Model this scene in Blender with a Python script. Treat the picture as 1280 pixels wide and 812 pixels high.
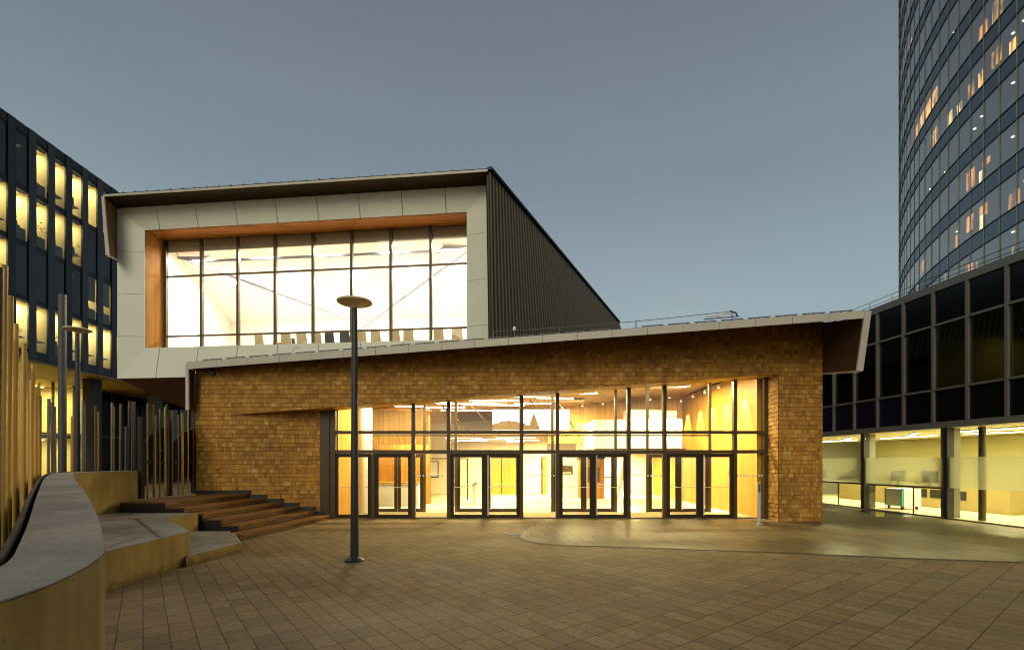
import bpy, bmesh, math, random
from mathutils import Vector, Matrix
random.seed(11)
R_ = math.radians
sc = bpy.context.scene
COL = sc.collection
for o in list(bpy.data.objects):
    bpy.data.objects.remove(o)

# ------------------------------------------------------------------ camera
F = 604.4; HY = 577.0; CH = 2.0            # focal length in photo pixels, horizon row, eye height
cd = bpy.data.cameras.new('camera'); cam = bpy.data.objects.new('camera', cd); COL.objects.link(cam)
cam.location = (0, 0, CH); cam.rotation_euler = (R_(90), 0, 0)
cd.sensor_width = 36; cd.lens = 17.0; cd.shift_y = (HY - 406) / 1280.0
cd.clip_start = 0.05; cd.clip_end = 3000
sc.camera = cam

# ------------------------------------------------------------------ world, sun, exposure
SUN_EL, SUN_ROT = 1.6, 192.0
w = bpy.data.worlds.new('World'); sc.world = w; w.use_nodes = True
nt = w.node_tree; bg = nt.nodes['Background']
sky = nt.nodes.new('ShaderNodeTexSky'); sky.sky_type = 'NISHITA'; sky.sun_disc = False
sky.sun_elevation = R_(SUN_EL); sky.sun_rotation = R_(SUN_ROT)
sky.air_density = 1.0; sky.dust_density = 2.2; sky.ozone_density = 1.6
hs = nt.nodes.new('ShaderNodeHueSaturation'); hs.inputs['Saturation'].default_value = .7
nt.links.new(sky.outputs[0], hs.inputs['Color'])
nt.links.new(hs.outputs[0], bg.inputs[0]); bg.inputs[1].default_value = 0.055
# dusk haze light of the whole sky dome: grey blue overhead, paler towards the horizon
tcw = nt.nodes.new('ShaderNodeTexCoord'); sxw = nt.nodes.new('ShaderNodeSeparateXYZ'); nt.links.new(tcw.outputs['Generated'], sxw.inputs[0])
rw = nt.nodes.new('ShaderNodeValToRGB'); ew = rw.color_ramp.elements
ew[0].position, ew[0].color = 0.0, (.275, .345, .365, 1)
ew[1].position, ew[1].color = 1.0, (.085, .10, .12, 1)
for p_, c_ in ((.28, (.232, .298, .328, 1)), (.48, (.158, .200, .232, 1)), (.70, (.112, .132, .158, 1))):
    q_ = ew.new(p_); q_.color = c_
nt.links.new(sxw.outputs[2], rw.inputs[0])
bg2 = nt.nodes.new('ShaderNodeBackground'); nzw = nt.nodes.new('ShaderNodeTexNoise'); nzw.inputs['Scale'].default_value = 2.2; nzw.inputs['Detail'].default_value = 6.0
mpw = nt.nodes.new('ShaderNodeMapping'); mpw.inputs['Scale'].default_value = (1, 1, 3.2); nt.links.new(tcw.outputs['Generated'], mpw.inputs[0]); nt.links.new(mpw.outputs[0], nzw.inputs['Vector'])
rgw = nt.nodes.new('ShaderNodeValToRGB'); rgw.color_ramp.elements[0].position = .38; rgw.color_ramp.elements[1].position = .70
rgw.color_ramp.elements[0].color = (.965, .975, .98, 1); rgw.color_ramp.elements[1].color = (1.07, 1.035, 1.02, 1); nt.links.new(nzw.outputs[0], rgw.inputs[0])
mxw = nt.nodes.new('ShaderNodeMix'); mxw.data_type = 'RGBA'; mxw.blend_type = 'MULTIPLY'; mxw.inputs[0].default_value = 1.0
nt.links.new(rw.outputs[0], mxw.inputs[6]); nt.links.new(rgw.outputs[0], mxw.inputs[7])
nt.links.new(mxw.outputs[2], bg2.inputs[0]); bg2.inputs[1].default_value = 1.18
adw = nt.nodes.new('ShaderNodeAddShader'); nt.links.new(bg.outputs[0], adw.inputs[0]); nt.links.new(bg2.outputs[0], adw.inputs[1])
nt.links.new(adw.outputs[0], nt.nodes['World Output'].inputs[0])
sd = bpy.data.lights.new('sun', 'SUN'); so = bpy.data.objects.new('sun', sd); COL.objects.link(so)
sd.energy = 1.2; sd.angle = R_(30); sd.color = (1.0, 0.88, 0.66)
az, el = R_(SUN_ROT), R_(28)
tosun = Vector((math.sin(az) * math.cos(el), math.cos(az) * math.cos(el), math.sin(el)))
so.rotation_euler = (-tosun).to_track_quat('-Z', 'Y').to_euler()
sc.view_settings.view_transform = 'Standard'; sc.view_settings.look = 'None'
sc.view_settings.exposure = 0.0; sc.view_settings.gamma = 1.0
sc.view_settings.use_curve_mapping = False
cy = sc.cycles
cy.max_bounces = 8; cy.diffuse_bounces = 3; cy.glossy_bounces = 4; cy.transmission_bounces = 6
cy.transparent_max_bounces = 16; cy.caustics_reflective = False; cy.caustics_refractive = False
cy.sample_clamp_indirect = 4.0
cy.use_denoising = True
try:
    cy.denoiser = 'OPENIMAGEDENOISE'; cy.denoising_input_passes = 'RGB_ALBEDO_NORMAL'; cy.denoising_prefilter = 'ACCURATE'
except Exception: pass
cy.filter_width = 1.1

# ------------------------------------------------------------------ helpers
def at(px, py, Y):
    """world point that stands at distance Y on the sight line of photo pixel px, py"""
    return Vector(((px - 640) / F * Y, Y, CH + (HY - py) / F * Y))
def on_z(px, py, z=0.0):
    return at(px, py, F * (CH - z) / (py - HY))

def root_loc(o):
    v = Vector((0, 0, 0))
    while o is not None:
        v += o.location; o = o.parent
    return v

class MB:
    def __init__(s): s.v = []; s.f = []
    def add(s, vs, fs):
        n = len(s.v); s.v += [tuple(p) for p in vs]; s.f += [tuple(i + n for i in f) for f in fs]; return s
    def hexa(s, p):        # 8 points, bottom ring then top ring
        return s.add(p, [(0, 3, 2, 1), (4, 5, 6, 7), (0, 1, 5, 4), (1, 2, 6, 5), (2, 3, 7, 6), (3, 0, 4, 7)])
    def box(s, x0, x1, y0, y1, z0, z1):
        return s.hexa([(x0, y0, z0), (x1, y0, z0), (x1, y1, z0), (x0, y1, z0),
                       (x0, y0, z1), (x1, y0, z1), (x1, y1, z1), (x0, y1, z1)])
    def slab(s, O, a, b, c):   # parallelepiped from corner O with edge vectors
        O, a, b, c = map(Vector, (O, a, b, c))
        return s.hexa([O, O + a, O + a + b, O + b, O + c, O + a + c, O + a + b + c, O + b + c])
    def prism(s, poly, z0, z1):  # z may be numbers or lists
        n = len(poly)
        zb = z0 if isinstance(z0, (list, tuple)) else [z0] * n
        zt = z1 if isinstance(z1, (list, tuple)) else [z1] * n
        vs = [(p[0], p[1], zb[i]) for i, p in enumerate(poly)] + [(p[0], p[1], zt[i]) for i, p in enumerate(poly)]
        fs = [tuple(range(n - 1, -1, -1)), tuple(range(n, 2 * n))]
        fs += [(i, (i + 1) % n, n + (i + 1) % n, n + i) for i in range(n)]
        return s.add(vs, fs)
    def plate(s, pts, off):      # polygon (3-D points) thickened by vector off
        n = len(pts); off = Vector(off); pts = [Vector(p) for p in pts]
        vs = pts + [p + off for p in pts]
        fs = [tuple(range(n - 1, -1, -1)), tuple(range(n, 2 * n))]
        fs += [(i, (i + 1) % n, n + (i + 1) % n, n + i) for i in range(n)]
        return s.add(vs, fs)
    def tube(s, path, r, seg=12, cap=True):
        path = [Vector(p) for p in path]; n = len(path)
        rs = r if isinstance(r, (list, tuple)) else [r] * n
        vs = []; fs = []
        for i, p in enumerate(path):
            d = (path[min(i + 1, n - 1)] - path[max(i - 1, 0)]).normalized()
            up = Vector((0, 0, 1)) if abs(d.z) < .95 else Vector((1, 0, 0))
            a = d.cross(up).normalized(); b = a.cross(d)
            for k in range(seg):
                t = 2 * math.pi * k / seg
                vs.append(p + (a * math.cos(t) + b * math.sin(t)) * rs[i])
        for i in range(n - 1):
            for k in range(seg):
                k2 = (k + 1) % seg
                fs.append((i * seg + k, i * seg + k2, (i + 1) * seg + k2, (i + 1) * seg + k))
        if cap:
            fs.append(tuple(range(seg - 1, -1, -1))); fs.append(tuple((n - 1) * seg + k for k in range(seg)))
        return s.add(vs, fs)
    def lathe(s, c, prof, seg=24):   # prof: (r, z) list, about vertical axis through c
        c = Vector(c); vs = []; fs = []; n = len(prof)
        for r, z in prof:
            for k in range(seg):
                t = 2 * math.pi * k / seg
                vs.append(c + Vector((r * math.cos(t), r * math.sin(t), z)))
        for i in range(n - 1):
            for k in range(seg):
                k2 = (k + 1) % seg
                fs.append((i * seg + k, i * seg + k2, (i + 1) * seg + k2, (i + 1) * seg + k))
        fs.append(tuple(range(seg - 1, -1, -1))); fs.append(tuple((n - 1) * seg + k for k in range(seg)))
        return s.add(vs, fs)
    def build(s, name, mat, parent=None, local=False, smooth=False, bevel=0, recalc=True, label=None):
        me = bpy.data.meshes.new(name)
        off = Vector((0, 0, 0))
        if parent is not None and not local: off = root_loc(parent)
        me.from_pydata([tuple(Vector(v) - off) for v in s.v], [], s.f)
        if recalc:
            bm = bmesh.new(); bm.from_mesh(me); bmesh.ops.recalc_face_normals(bm, faces=bm.faces)
            bm.to_mesh(me); bm.free()
        me.materials.append(mat)
        if smooth:
            for p in me.polygons: p.use_smooth = True
            try: me.set_sharp_from_angle(angle=R_(40))
            except Exception: pass
        o = bpy.data.objects.new(name, me); COL.objects.link(o)
        if parent is not None: o.parent = parent
        if bevel:
            b = o.modifiers.new('bevel', 'BEVEL'); b.width = bevel; b.segments = 2; b.limit_method = 'ANGLE'; b.angle_limit = R_(35)
        if label: o['label'] = label
        return o

def tag(o, label=None, cat=None, group=None, kind=None):
    if label: o['label'] = label
    if cat: o['category'] = cat
    if group: o['group'] = group
    if kind: o['kind'] = kind
    return o
def empty(name, loc, label, cat, group=None, rz=0.0):
    o = bpy.data.objects.new(name, None); COL.objects.link(o)
    o.empty_display_size = .2
    o.location = loc; o.rotation_euler = (0, 0, rz)
    return tag(o, label, cat, group)
def copy_tree(o, parent=None):
    c = o.copy(); COL.objects.link(c)
    if parent is not None: c.parent = parent
    for ch in list(o.children): copy_tree(ch, c)
    return c

# ------------------------------------------------------------------ materials
def new_mat(name):
    m = bpy.data.materials.new(name); m.use_nodes = True
    return m, m.node_tree, m.node_tree.nodes['Principled BSDF']
def N(t, typ, **kw):
    n = t.nodes.new(typ)
    for k, v in kw.items():
        if k in n.inputs: n.inputs[k].default_value = v
        else: setattr(n, k, v)
    return n
def ramp(t, stops):
    r = t.nodes.new('ShaderNodeValToRGB'); e = r.color_ramp.elements
    e[0].position, e[0].color = stops[0][0], (*stops[0][1], 1)
    e[1].position, e[1].color = stops[-1][0], (*stops[-1][1], 1)
    for p, c in stops[1:-1]:
        q = e.new(p); q.color = (*c, 1)
    return r
def mul(c, k): return tuple(min(1, x * k) for x in c)
def plain(name, c, rough=.5, metal=0.0, var=.12, scale=3.0, bump=0.0, bscale=60, stretch=(1, 1, 1), spec=.5, fine=.5):
    m, t, p = new_mat(name)
    geo = N(t, 'ShaderNodeNewGeometry'); mp = N(t, 'ShaderNodeMapping'); mp.inputs['Scale'].default_value = stretch
    t.links.new(geo.outputs['Position'], mp.inputs[0])
    a = N(t, 'ShaderNodeTexNoise', Scale=scale, Detail=6.0, Roughness=.62)
    t.links.new(mp.outputs[0], a.inputs['Vector'])
    r = ramp(t, [(.28, mul(c, 1 - var)), (.5, c), (.74, mul(c, 1 + var))])
    t.links.new(a.outputs[0], r.inputs[0]); t.links.new(r.outputs[0], p.inputs['Base Color'])
    rr = N(t, 'ShaderNodeMapRange'); rr.inputs[3].default_value = max(.02, rough - .08); rr.inputs[4].default_value = min(1, rough + .1)
    t.links.new(a.outputs[0], rr.inputs[0]); t.links.new(rr.outputs[0], p.inputs['Roughness'])
    p.inputs['Metallic'].default_value = metal; p.inputs['Specular IOR Level'].default_value = spec
    if bump:
        b = N(t, 'ShaderNodeTexNoise', Scale=bscale, Detail=5.0); t.links.new(mp.outputs[0], b.inputs['Vector'])
        bn = N(t, 'ShaderNodeBump', Strength=bump, Distance=.02); t.links.new(b.outputs[0], bn.inputs['Height'])
        t.links.new(bn.outputs[0], p.inputs['Normal'])
    return m
def emit(name, c, s):
    m = bpy.data.materials.new(name); m.use_nodes = True; t = m.node_tree
    t.nodes.remove(t.nodes['Principled BSDF'])
    e = N(t, 'ShaderNodeEmission'); e.inputs[0].default_value = (*c, 1); e.inputs[1].default_value = s
    t.links.new(e.outputs[0], t.nodes['Material Output'].inputs[0]); return m
def glass(name, tint=(1, 1, 1), ior=1.45, refl=1.0, rcol=(1, 1, 1), base=0.0, rough=0.0, wob=0.0):
    m = bpy.data.materials.new(name); m.use_nodes = True; t = m.node_tree
    t.nodes.remove(t.nodes['Principled BSDF'])
    tr = N(t, 'ShaderNodeBsdfTransparent'); tr.inputs[0].default_value = (*tint, 1)
    gl = N(t, 'ShaderNodeBsdfGlossy'); gl.inputs[0].default_value = (*rcol, 1); gl.inputs['Roughness'].default_value = rough
    lw = N(t, 'ShaderNodeLayerWeight'); pw = N(t, 'ShaderNodeMath', operation='POWER'); pw.inputs[1].default_value = 5.0
    t.links.new(lw.outputs['Facing'], pw.inputs[0])
    f0 = ((ior - 1) / (ior + 1)) ** 2
    fr = N(t, 'ShaderNodeMath', operation='MULTIPLY_ADD'); fr.inputs[1].default_value = 1 - f0; fr.inputs[2].default_value = f0
    t.links.new(pw.outputs[0], fr.inputs[0])
    ma = N(t, 'ShaderNodeMath', operation='MULTIPLY_ADD'); ma.inputs[1].default_value = refl; ma.inputs[2].default_value = base
    t.links.new(fr.outputs[0], ma.inputs[0])
    if wob:
        geo = N(t, 'ShaderNodeNewGeometry'); nz = N(t, 'ShaderNodeTexNoise', Scale=.9, Detail=1.0)
        t.links.new(geo.outputs['Position'], nz.inputs['Vector'])
        bp = N(t, 'ShaderNodeBump', Strength=wob, Distance=.05); t.links.new(nz.outputs[0], bp.inputs['Height'])
        t.links.new(bp.outputs[0], gl.inputs['Normal'])
    mx = N(t, 'ShaderNodeMixShader'); t.links.new(ma.outputs[0], mx.inputs[0])
    t.links.new(tr.outputs[0], mx.inputs[1]); t.links.new(gl.outputs[0], mx.inputs[2])
    t.links.new(mx.outputs[0], t.nodes['Material Output'].inputs[0]); return m
def wood(name, c, var=.35, along='z', rough=.5, plank=0.0, axis='x', gap=.03, scale=9.0, spec=.4):
    """boards: grain stretched along one axis, tone per board, thin dark joints"""
    m, t, p = new_mat(name)
    geo = N(t, 'ShaderNodeNewGeometry'); mp = N(t, 'ShaderNodeMapping')
    mp.inputs['Scale'].default_value = {'x': (.06, 1, 1), 'y': (1, .06, 1), 'z': (1, 1, .06)}[along]
    t.links.new(geo.outputs['Position'], mp.inputs[0])
    a = N(t, 'ShaderNodeTexNoise', Scale=scale, Detail=7.0, Roughness=.6); t.links.new(mp.outputs[0], a.inputs['Vector'])
    r = ramp(t, [(.25, mul(c, 1 - var)), (.5, c), (.75, mul(c, 1 + var * .7))]); t.links.new(a.outputs[0], r.inputs[0])
    src = r.outputs[0]
    if plank:
        sx = N(t, 'ShaderNodeSeparateXYZ'); t.links.new(geo.outputs['Position'], sx.inputs[0])
        d = N(t, 'ShaderNodeMath', operation='DIVIDE'); d.inputs[1].default_value = plank
        t.links.new(sx.outputs[{'x': 0, 'y': 1, 'z': 2}[axis]], d.inputs[0])
        fl = N(t, 'ShaderNodeMath', operation='FLOOR'); t.links.new(d.outputs[0], fl.inputs[0])
        fc = N(t, 'ShaderNodeMath', operation='FRACT'); t.links.new(d.outputs[0], fc.inputs[0])
        wn = N(t, 'ShaderNodeTexWhiteNoise', noise_dimensions='1D'); t.links.new(fl.outputs[0], wn.inputs['W'])
        mr = N(t, 'ShaderNodeMapRange'); mr.inputs[3].default_value = .84; mr.inputs[4].default_value = 1.12
        t.links.new(wn.outputs[0], mr.inputs[0])
        gt = N(t, 'ShaderNodeMath', operation='GREATER_THAN'); gt.inputs[1].default_value = gap / plank
        t.links.new(fc.outputs[0], gt.inputs[0])
        g2 = N(t, 'ShaderNodeMapRange'); g2.inputs[3].default_value = .25; g2.inputs[4].default_value = 1.0
        t.links.new(gt.outputs[0], g2.inputs[0])
        mm = N(t, 'ShaderNodeMath', operation='MULTIPLY'); t.links.new(mr.outputs[0], mm.inputs[0]); t.links.new(g2.outputs[0], mm.inputs[1])
        vm = N(t, 'ShaderNodeVectorMath', operation='SCALE'); t.links.new(src, vm.inputs[0]); t.links.new(mm.outputs[0], vm.inputs['Scale'])
        src = vm.outputs[0]
    t.links.new(src, p.inputs['Base Color']); p.inputs['Roughness'].default_value = rough; p.inputs['Specular IOR Level'].default_value = spec
    bn = N(t, 'ShaderNodeBump', Strength=.15, Distance=.01); t.links.new(a.outputs[0], bn.inputs['Height'])
    t.links.new(bn.outputs[0], p.inputs['Normal'])
    return m
def shingle_mat(name, cols):
    m, t, p = new_mat(name)
    geo = N(t, 'ShaderNodeNewGeometry')
    r = ramp(t, cols); r.color_ramp.interpolation = 'LINEAR'
    t.links.new(geo.outputs['Random Per Island'], r.inputs[0])
    mp = N(t, 'ShaderNodeMapping'); mp.inputs['Scale'].default_value = (1, 1, .08); t.links.new(geo.outputs['Position'], mp.inputs[0])
    a = N(t, 'ShaderNodeTexNoise', Scale=40.0, Detail=6.0); t.links.new(mp.outputs[0], a.inputs['Vector'])
    b = N(t, 'ShaderNodeTexNoise', Scale=.55, Detail=3.0); t.links.new(geo.outputs['Position'], b.inputs['Vector'])
    ra = N(t, 'ShaderNodeMapRange'); ra.inputs[1].default_value = .3; ra.inputs[2].default_value = .7; ra.inputs[3].default_value = .78; ra.inputs[4].default_value = 1.18
    rb = N(t, 'ShaderNodeMapRange'); rb.inputs[1].default_value = .3; rb.inputs[2].default_value = .7; rb.inputs[3].default_value = .8; rb.inputs[4].default_value = 1.15
    t.links.new(a.outputs[0], ra.inputs[0]); t.links.new(b.outputs[0], rb.inputs[0])
    mm = N(t, 'ShaderNodeMath', operation='MULTIPLY'); t.links.new(ra.outputs[0], mm.inputs[0]); t.links.new(rb.outputs[0], mm.inputs[1])
    vm = N(t, 'ShaderNodeVectorMath', operation='SCALE'); t.links.new(r.outputs[0], vm.inputs[0]); t.links.new(mm.outputs[0], vm.inputs['Scale'])
    t.links.new(vm.outputs[0], p.inputs['Base Color']); p.inputs['Roughness'].default_value = .75
    bn = N(t, 'ShaderNodeBump', Strength=.3, Distance=.006); t.links.new(a.outputs[0], bn.inputs['Height']); t.links.new(bn.outputs[0], p.inputs['Normal'])
    return m
def paving_mat(name, rot, bw, rh, c1, c2, joint, mortar=.008, rough=.5, off=0.0, bumpd=.01, spec=.12):
    m, t, p = new_mat(name); p.inputs['Specular IOR Level'].default_value = spec
    geo = N(t, 'ShaderNodeNewGeometry'); mp = N(t, 'ShaderNodeMapping'); mp.inputs['Rotation'].default_value = (0, 0, rot)
    t.links.new(geo.outputs['Position'], mp.inputs[0])
    # joints wander a little
    wn = N(t, 'ShaderNodeTexNoise', Scale=1.6, Detail=2.0); t.links.new(mp.outputs[0], wn.inputs['Vector'])
    sub = N(t, 'ShaderNodeVectorMath', operation='SUBTRACT'); sub.inputs[1].default_value = (.5, .5, .5); t.links.new(wn.outputs[1], sub.inputs[0])
    scl = N(t, 'ShaderNodeVectorMath', operation='SCALE'); scl.inputs['Scale'].default_value = .02; t.links.new(sub.outputs[0], scl.inputs[0])
    ad = N(t, 'ShaderNodeVectorMath', operation='ADD'); t.links.new(mp.outputs[0], ad.inputs[0]); t.links.new(scl.outputs[0], ad.inputs[1])
    def brick(a, b, mo):
        k = N(t, 'ShaderNodeTexBrick', Scale=1.0); k.offset = off; k.offset_frequency = 2; k.squash = 1.0
        k.inputs['Color1'].default_value = (*a, 1); k.inputs['Color2'].default_value = (*b, 1); k.inputs['Mortar'].default_value = (*joint, 1)
        k.inputs['Mortar Size'].default_value = mo; k.inputs['Mortar Smooth'].default_value = .25
        k.inputs['Brick Width'].default_value = bw; k.inputs['Row Height'].default_value = rh
        t.links.new(ad.outputs[0], k.inputs['Vector']); return k
    k = brick(c1, c2, mortar)
    fine = N(t, 'ShaderNodeTexNoise', Scale=14.0, Detail=8.0, Roughness=.7); t.links.new(geo.outputs['Position'], fine.inputs['Vector'])
    big = N(t, 'ShaderNodeTexNoise', Scale=.35, Detail=5.0); t.links.new(geo.outputs['Position'], big.inputs['Vector'])
    r1 = N(t, 'ShaderNodeMapRange'); r1.inputs[1].default_value = .3; r1.inputs[2].default_value = .7; r1.inputs[3].default_value = .70; r1.inputs[4].default_value = 1.26
    r2 = N(t, 'ShaderNodeMapRange'); r2.inputs[1].default_value = .3; r2.inputs[2].default_value = .7; r2.inputs[3].default_value = .82; r2.inputs[4].default_value = 1.15
    t.links.new(fine.outputs[0], r1.inputs[0]); t.links.new(big.outputs[0], r2.inputs[0])
    mm = N(t, 'ShaderNodeMath', operation='MULTIPLY'); t.links.new(r1.outputs[0], mm.inputs[0]); t.links.new(r2.outputs[0], mm.inputs[1])
    vm = N(t, 'ShaderNodeVectorMath', operation='SCALE'); t.links.new(k.outputs[0], vm.inputs[0]); t.links.new(mm.outputs[0], vm.inputs['Scale'])
    if off == 0.0:   # every slab its own stone tone
        dv = N(t, 'ShaderNodeVectorMath', operation='DIVIDE'); dv.inputs[1].default_value = (bw, rh, 1); t.links.new(ad.outputs[0], dv.inputs[0])
        fl = N(t, 'ShaderNodeVectorMath', operation='FLOOR'); t.links.new(dv.outputs[0], fl.inputs[0])
        wn2 = N(t, 'ShaderNodeTexWhiteNoise', noise_dimensions='2D'); t.links.new(fl.outputs[0], wn2.inputs['Vector'])
        rs = ramp(t, [(0, mul(c2, .88)), (.25, c2), (.5, ((c1[0] * .98, c1[1] * .93, c1[2] * .90))), (.75, c1), (.93, mul(c1, 1.05)), (1, (c1[0] * 1.08, c1[1] * 1.14, c1[2] * 1.25))])
        t.links.new(wn2.outputs[0], rs.inputs[0])
        mj = N(t, 'ShaderNodeMix'); mj.data_type = 'RGBA'; t.links.new(k.outputs['Fac'], mj.inputs[0]); t.links.new(rs.outputs[0], mj.inputs[6]); mj.inputs[7].default_value = (*joint, 1)
        t.links.new(mj.outputs[2], vm.inputs[0])
    t.links.new(vm.outputs[0], p.inputs['Base Color'])
    rr = N(t, 'ShaderNodeMapRange'); rr.inputs[1].default_value = .3; rr.inputs[2].default_value = .7
    rr.inputs[3].default_value = rough - .1; rr.inputs[4].default_value = rough + .14
    t.links.new(big.outputs[0], rr.inputs[0]); t.links.new(rr.outputs[0], p.inputs['Roughness'])
    inv = N(t, 'ShaderNodeMath', operation='MULTIPLY_ADD'); inv.inputs[1].default_value = -1.0; t.links.new(k.outputs['Fac'], inv.inputs[0])
    t.links.new(fine.outputs[0], inv.inputs[2])
    bn = N(t, 'ShaderNodeBump', Strength=.35, Distance=bumpd); t.links.new(inv.outputs[0], bn.inputs['Height']); t.links.new(bn.outputs[0], p.inputs['Normal'])
    return m

M = {}
E2 = math.atan2(.607, .795)
M['paving'] = paving_mat('plaza slabs', -E2, .245, .385, (.222, .158, .080), (.194, .138, .072), (.045, .035, .022), .0068, .72)
M['paving2'] = paving_mat('entrance slabs', 0, .36, 1.1, (.17, .122, .058), (.11, .084, .046), (.022, .018, .012), .008, .47, off=.5, spec=.17)
def concrete_mat(name, c, var, rough, pit=.5, streak=.25):
    m, t, p = new_mat(name); geo = N(t, 'ShaderNodeNewGeometry')
    def noise(sc_, det, st=(1, 1, 1), rg=.6):
        mp = N(t, 'ShaderNodeMapping'); mp.inputs['Scale'].default_value = st; t.links.new(geo.outputs['Position'], mp.inputs[0])
        n = N(t, 'ShaderNodeTexNoise', Scale=sc_, Detail=det, Roughness=rg); t.links.new(mp.outputs[0], n.inputs['Vector']); return n.outputs[0]
    def rng(x, a, b, lo, hi):
        r = N(t, 'ShaderNodeMapRange'); r.inputs[1].default_value, r.inputs[2].default_value, r.inputs[3].default_value, r.inputs[4].default_value = a, b, lo, hi
        t.links.new(x, r.inputs[0]); return r.outputs[0]
    def mulv(x, y):
        q = N(t, 'ShaderNodeMath', operation='MULTIPLY'); t.links.new(x, q.inputs[0]); t.links.new(y, q.inputs[1]); return q.outputs[0]
    big = rng(noise(1.1, 6), .3, .7, 1 - var, 1 + var)
    st = rng(noise(5.0, 4, (1, 1, .12)), .35, .7, 1 - streak, 1 + streak * .5)
    fn = rng(noise(35, 6, (1, 1, 1), .75), .3, .7, .85, 1.12)
    v = N(t, 'ShaderNodeTexVoronoi', Scale=16.0); t.links.new(geo.outputs['Position'], v.inputs['Vector'])
    gate = rng(noise(2.5, 2), .50, .62, 0.0, 1.0)
    pitr = rng(v.outputs['Distance'], .09, .19, 1.0, 0.0)
    pits = mulv(pitr, gate)
    pd = rng(pits, 0, 1, 1.0, 1 - pit)
    sz = N(t, 'ShaderNodeSeparateXYZ'); t.links.new(geo.outputs['Position'], sz.inputs[0])
    gr = N(t, 'ShaderNodeMath', operation='MULTIPLY_ADD'); gr.inputs[1].default_value = -.35; t.links.new(noise(6.0, 5), gr.inputs[0]); t.links.new(sz.outputs[2], gr.inputs[2])
    grime = rng(gr.outputs[0], -.17, .0, .45, 1.0)
    k = mulv(mulv(mulv(big, st), mulv(fn, pd)), grime)
    vm = N(t, 'ShaderNodeVectorMath', operation='SCALE'); vm.inputs[0].default_value = c; t.links.new(k, vm.inputs['Scale'])
    t.links.new(vm.outputs[0], p.inputs['Base Color']); p.inputs['Roughness'].default_value = rough; p.inputs['Specular IOR Level'].default_value = .25
    h = mulv(fn, pd); bn = N(t, 'ShaderNodeBump', Strength=.35, Distance=.012); t.links.new(h, bn.inputs['Height']); t.links.new(bn.outputs[0], p.inputs['Normal'])
    return m
M['concrete'] = concrete_mat('cast concrete', (.33, .228, .075), .2, .85, .55, .22)  # yellow of the warm light on the faces is put into this colour
M['coping'] = concrete_mat('smooth concrete', (.25, .232, .195), .32, .8, .25, .12)
M['panel'] = plain('pale metal panel', (.72, .73, .575), .5, 0, var=.05, scale=.6)
M['fascia'] = plain('cream metal edge', (.50, .47, .37), .4, .0, var=.08, scale=2)
M['soffit'] = plain('brown soffit', (.13, .095, .045), .6, var=.12, scale=2)
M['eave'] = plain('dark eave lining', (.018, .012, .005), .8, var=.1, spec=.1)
M['roof'] = plain('dark roof sheet', (.075, .07, .06), .45, .3, var=.15, scale=1)
M['corrugated'] = plain('bronze corrugated metal', (.072, .062, .038), .5, .25, var=.12, scale=.8)
M['redsoffit'] = plain('red brown boarding', (.16, .05, .02), .6, var=.2, scale=2)
M['bronze'] = plain('bronze frame', (.062, .038, .009), .45, .0, var=.1)
M['doorframe'] = plain('dark door frame', (.028, .018, .007), .5, .0, var=.1, spec=.25)
M['steel'] = plain('brushed steel', (.62, .60, .55), .35, .3, var=.05)
M['black'] = plain('black paint', (.018, .018, .02), .45, var=.15)
M['lamp'] = plain('grey lamp paint', (.035, .035, .037), .4, .2, var=.15)
M['lampdisc'] = plain('lamp disc', (.72, .64, .42), .45, .0, var=.08)
M['white'] = plain('white paint', (.78, .76, .70), .5, var=.03)
M['cream'] = plain('cream plaster', (.75, .68, .52), .6, var=.05)
M['woodwarm'] = wood('oak panels', (.50, .27, .032), .16, 'z', .45, .22, 'y', .012)
M['woodwarmx'] = wood('oak panels across', (.50, .27, .032), .16, 'z', .45, .22, 'x', .012)
M['wooddark'] = wood('dark oak panels', (.33, .145, .022), .25, 'z', .45, .3, 'x', .012)
M['woodreveal'] = wood('larch reveal', (.24, .085, .012), .3, 'x', .6, .09, 'y', .008, spec=.1)
M['woodreveal_v'] = wood('larch boards', (.28, .125, .02), .3, 'z', .6, .12, 'y', .008, spec=.1)
M['decking'] = wood('deck boards', (.19, .088, .021), .5, 'y', .55, scale=16)
M['shingle'] = shingle_mat('cedar shingles', [(0, (.27, .115, .010)), (.3, (.36, .165, .015)), (.72, (.42, .20, .021)), (.94, (.49, .255, .036)), (1, (.53, .33, .09))])
M['backing'] = plain('wall backing', (.10, .055, .02), .9)
M['floor'] = plain('hall stone floor', (.66, .58, .40), .25, var=.06, scale=2)
M['ceil'] = plain('brown hall ceiling', (.27, .165, .06), .7, var=.06)
M['glass'] = glass('clear glass', (.98, .98, .95), 1.45, .8)
M['glassup'] = glass('upper glass', (.97, .98, .98), 1.45, .5)
M['glassL'] = glass('office glass', (.9, .92, .85), 1.5, .9)
M['glassLd'] = glass('dark office glass', (.10, .12, .14), 1.5, .8, base=.02)
M['glassLd2'] = glass('dark lobby glass', (.25, .24, .2), 1.5, .25, rcol=(.4, .45, .45))
M['glassR'] = glass('dark panel glass', (.5, .52, .42), 1.5, .6, rcol=(.6, .72, .85), base=.07)
M['panelR'] = plain('dark glass panel', (.006, .007, .009), .16, var=.1, spec=.22)
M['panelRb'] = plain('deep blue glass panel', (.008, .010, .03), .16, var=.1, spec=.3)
M['alu'] = plain('grey aluminium', (.21, .20, .165), .42, .35, var=.06)
M['alud'] = plain('grey parapet metal', (.20, .195, .17), .5, .2, var=.06)
M['towerglass'] = glass('tower glass', (.72, .72, .70), 1.5, .6, rcol=(.95, .94, .92), base=.27, wob=.05)
M['towerspan'] = glass('tower spandrel glass', (.02, .03, .04), 1.5, .5, rcol=(.46, .57, .64), base=.29, wob=.05)
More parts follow.
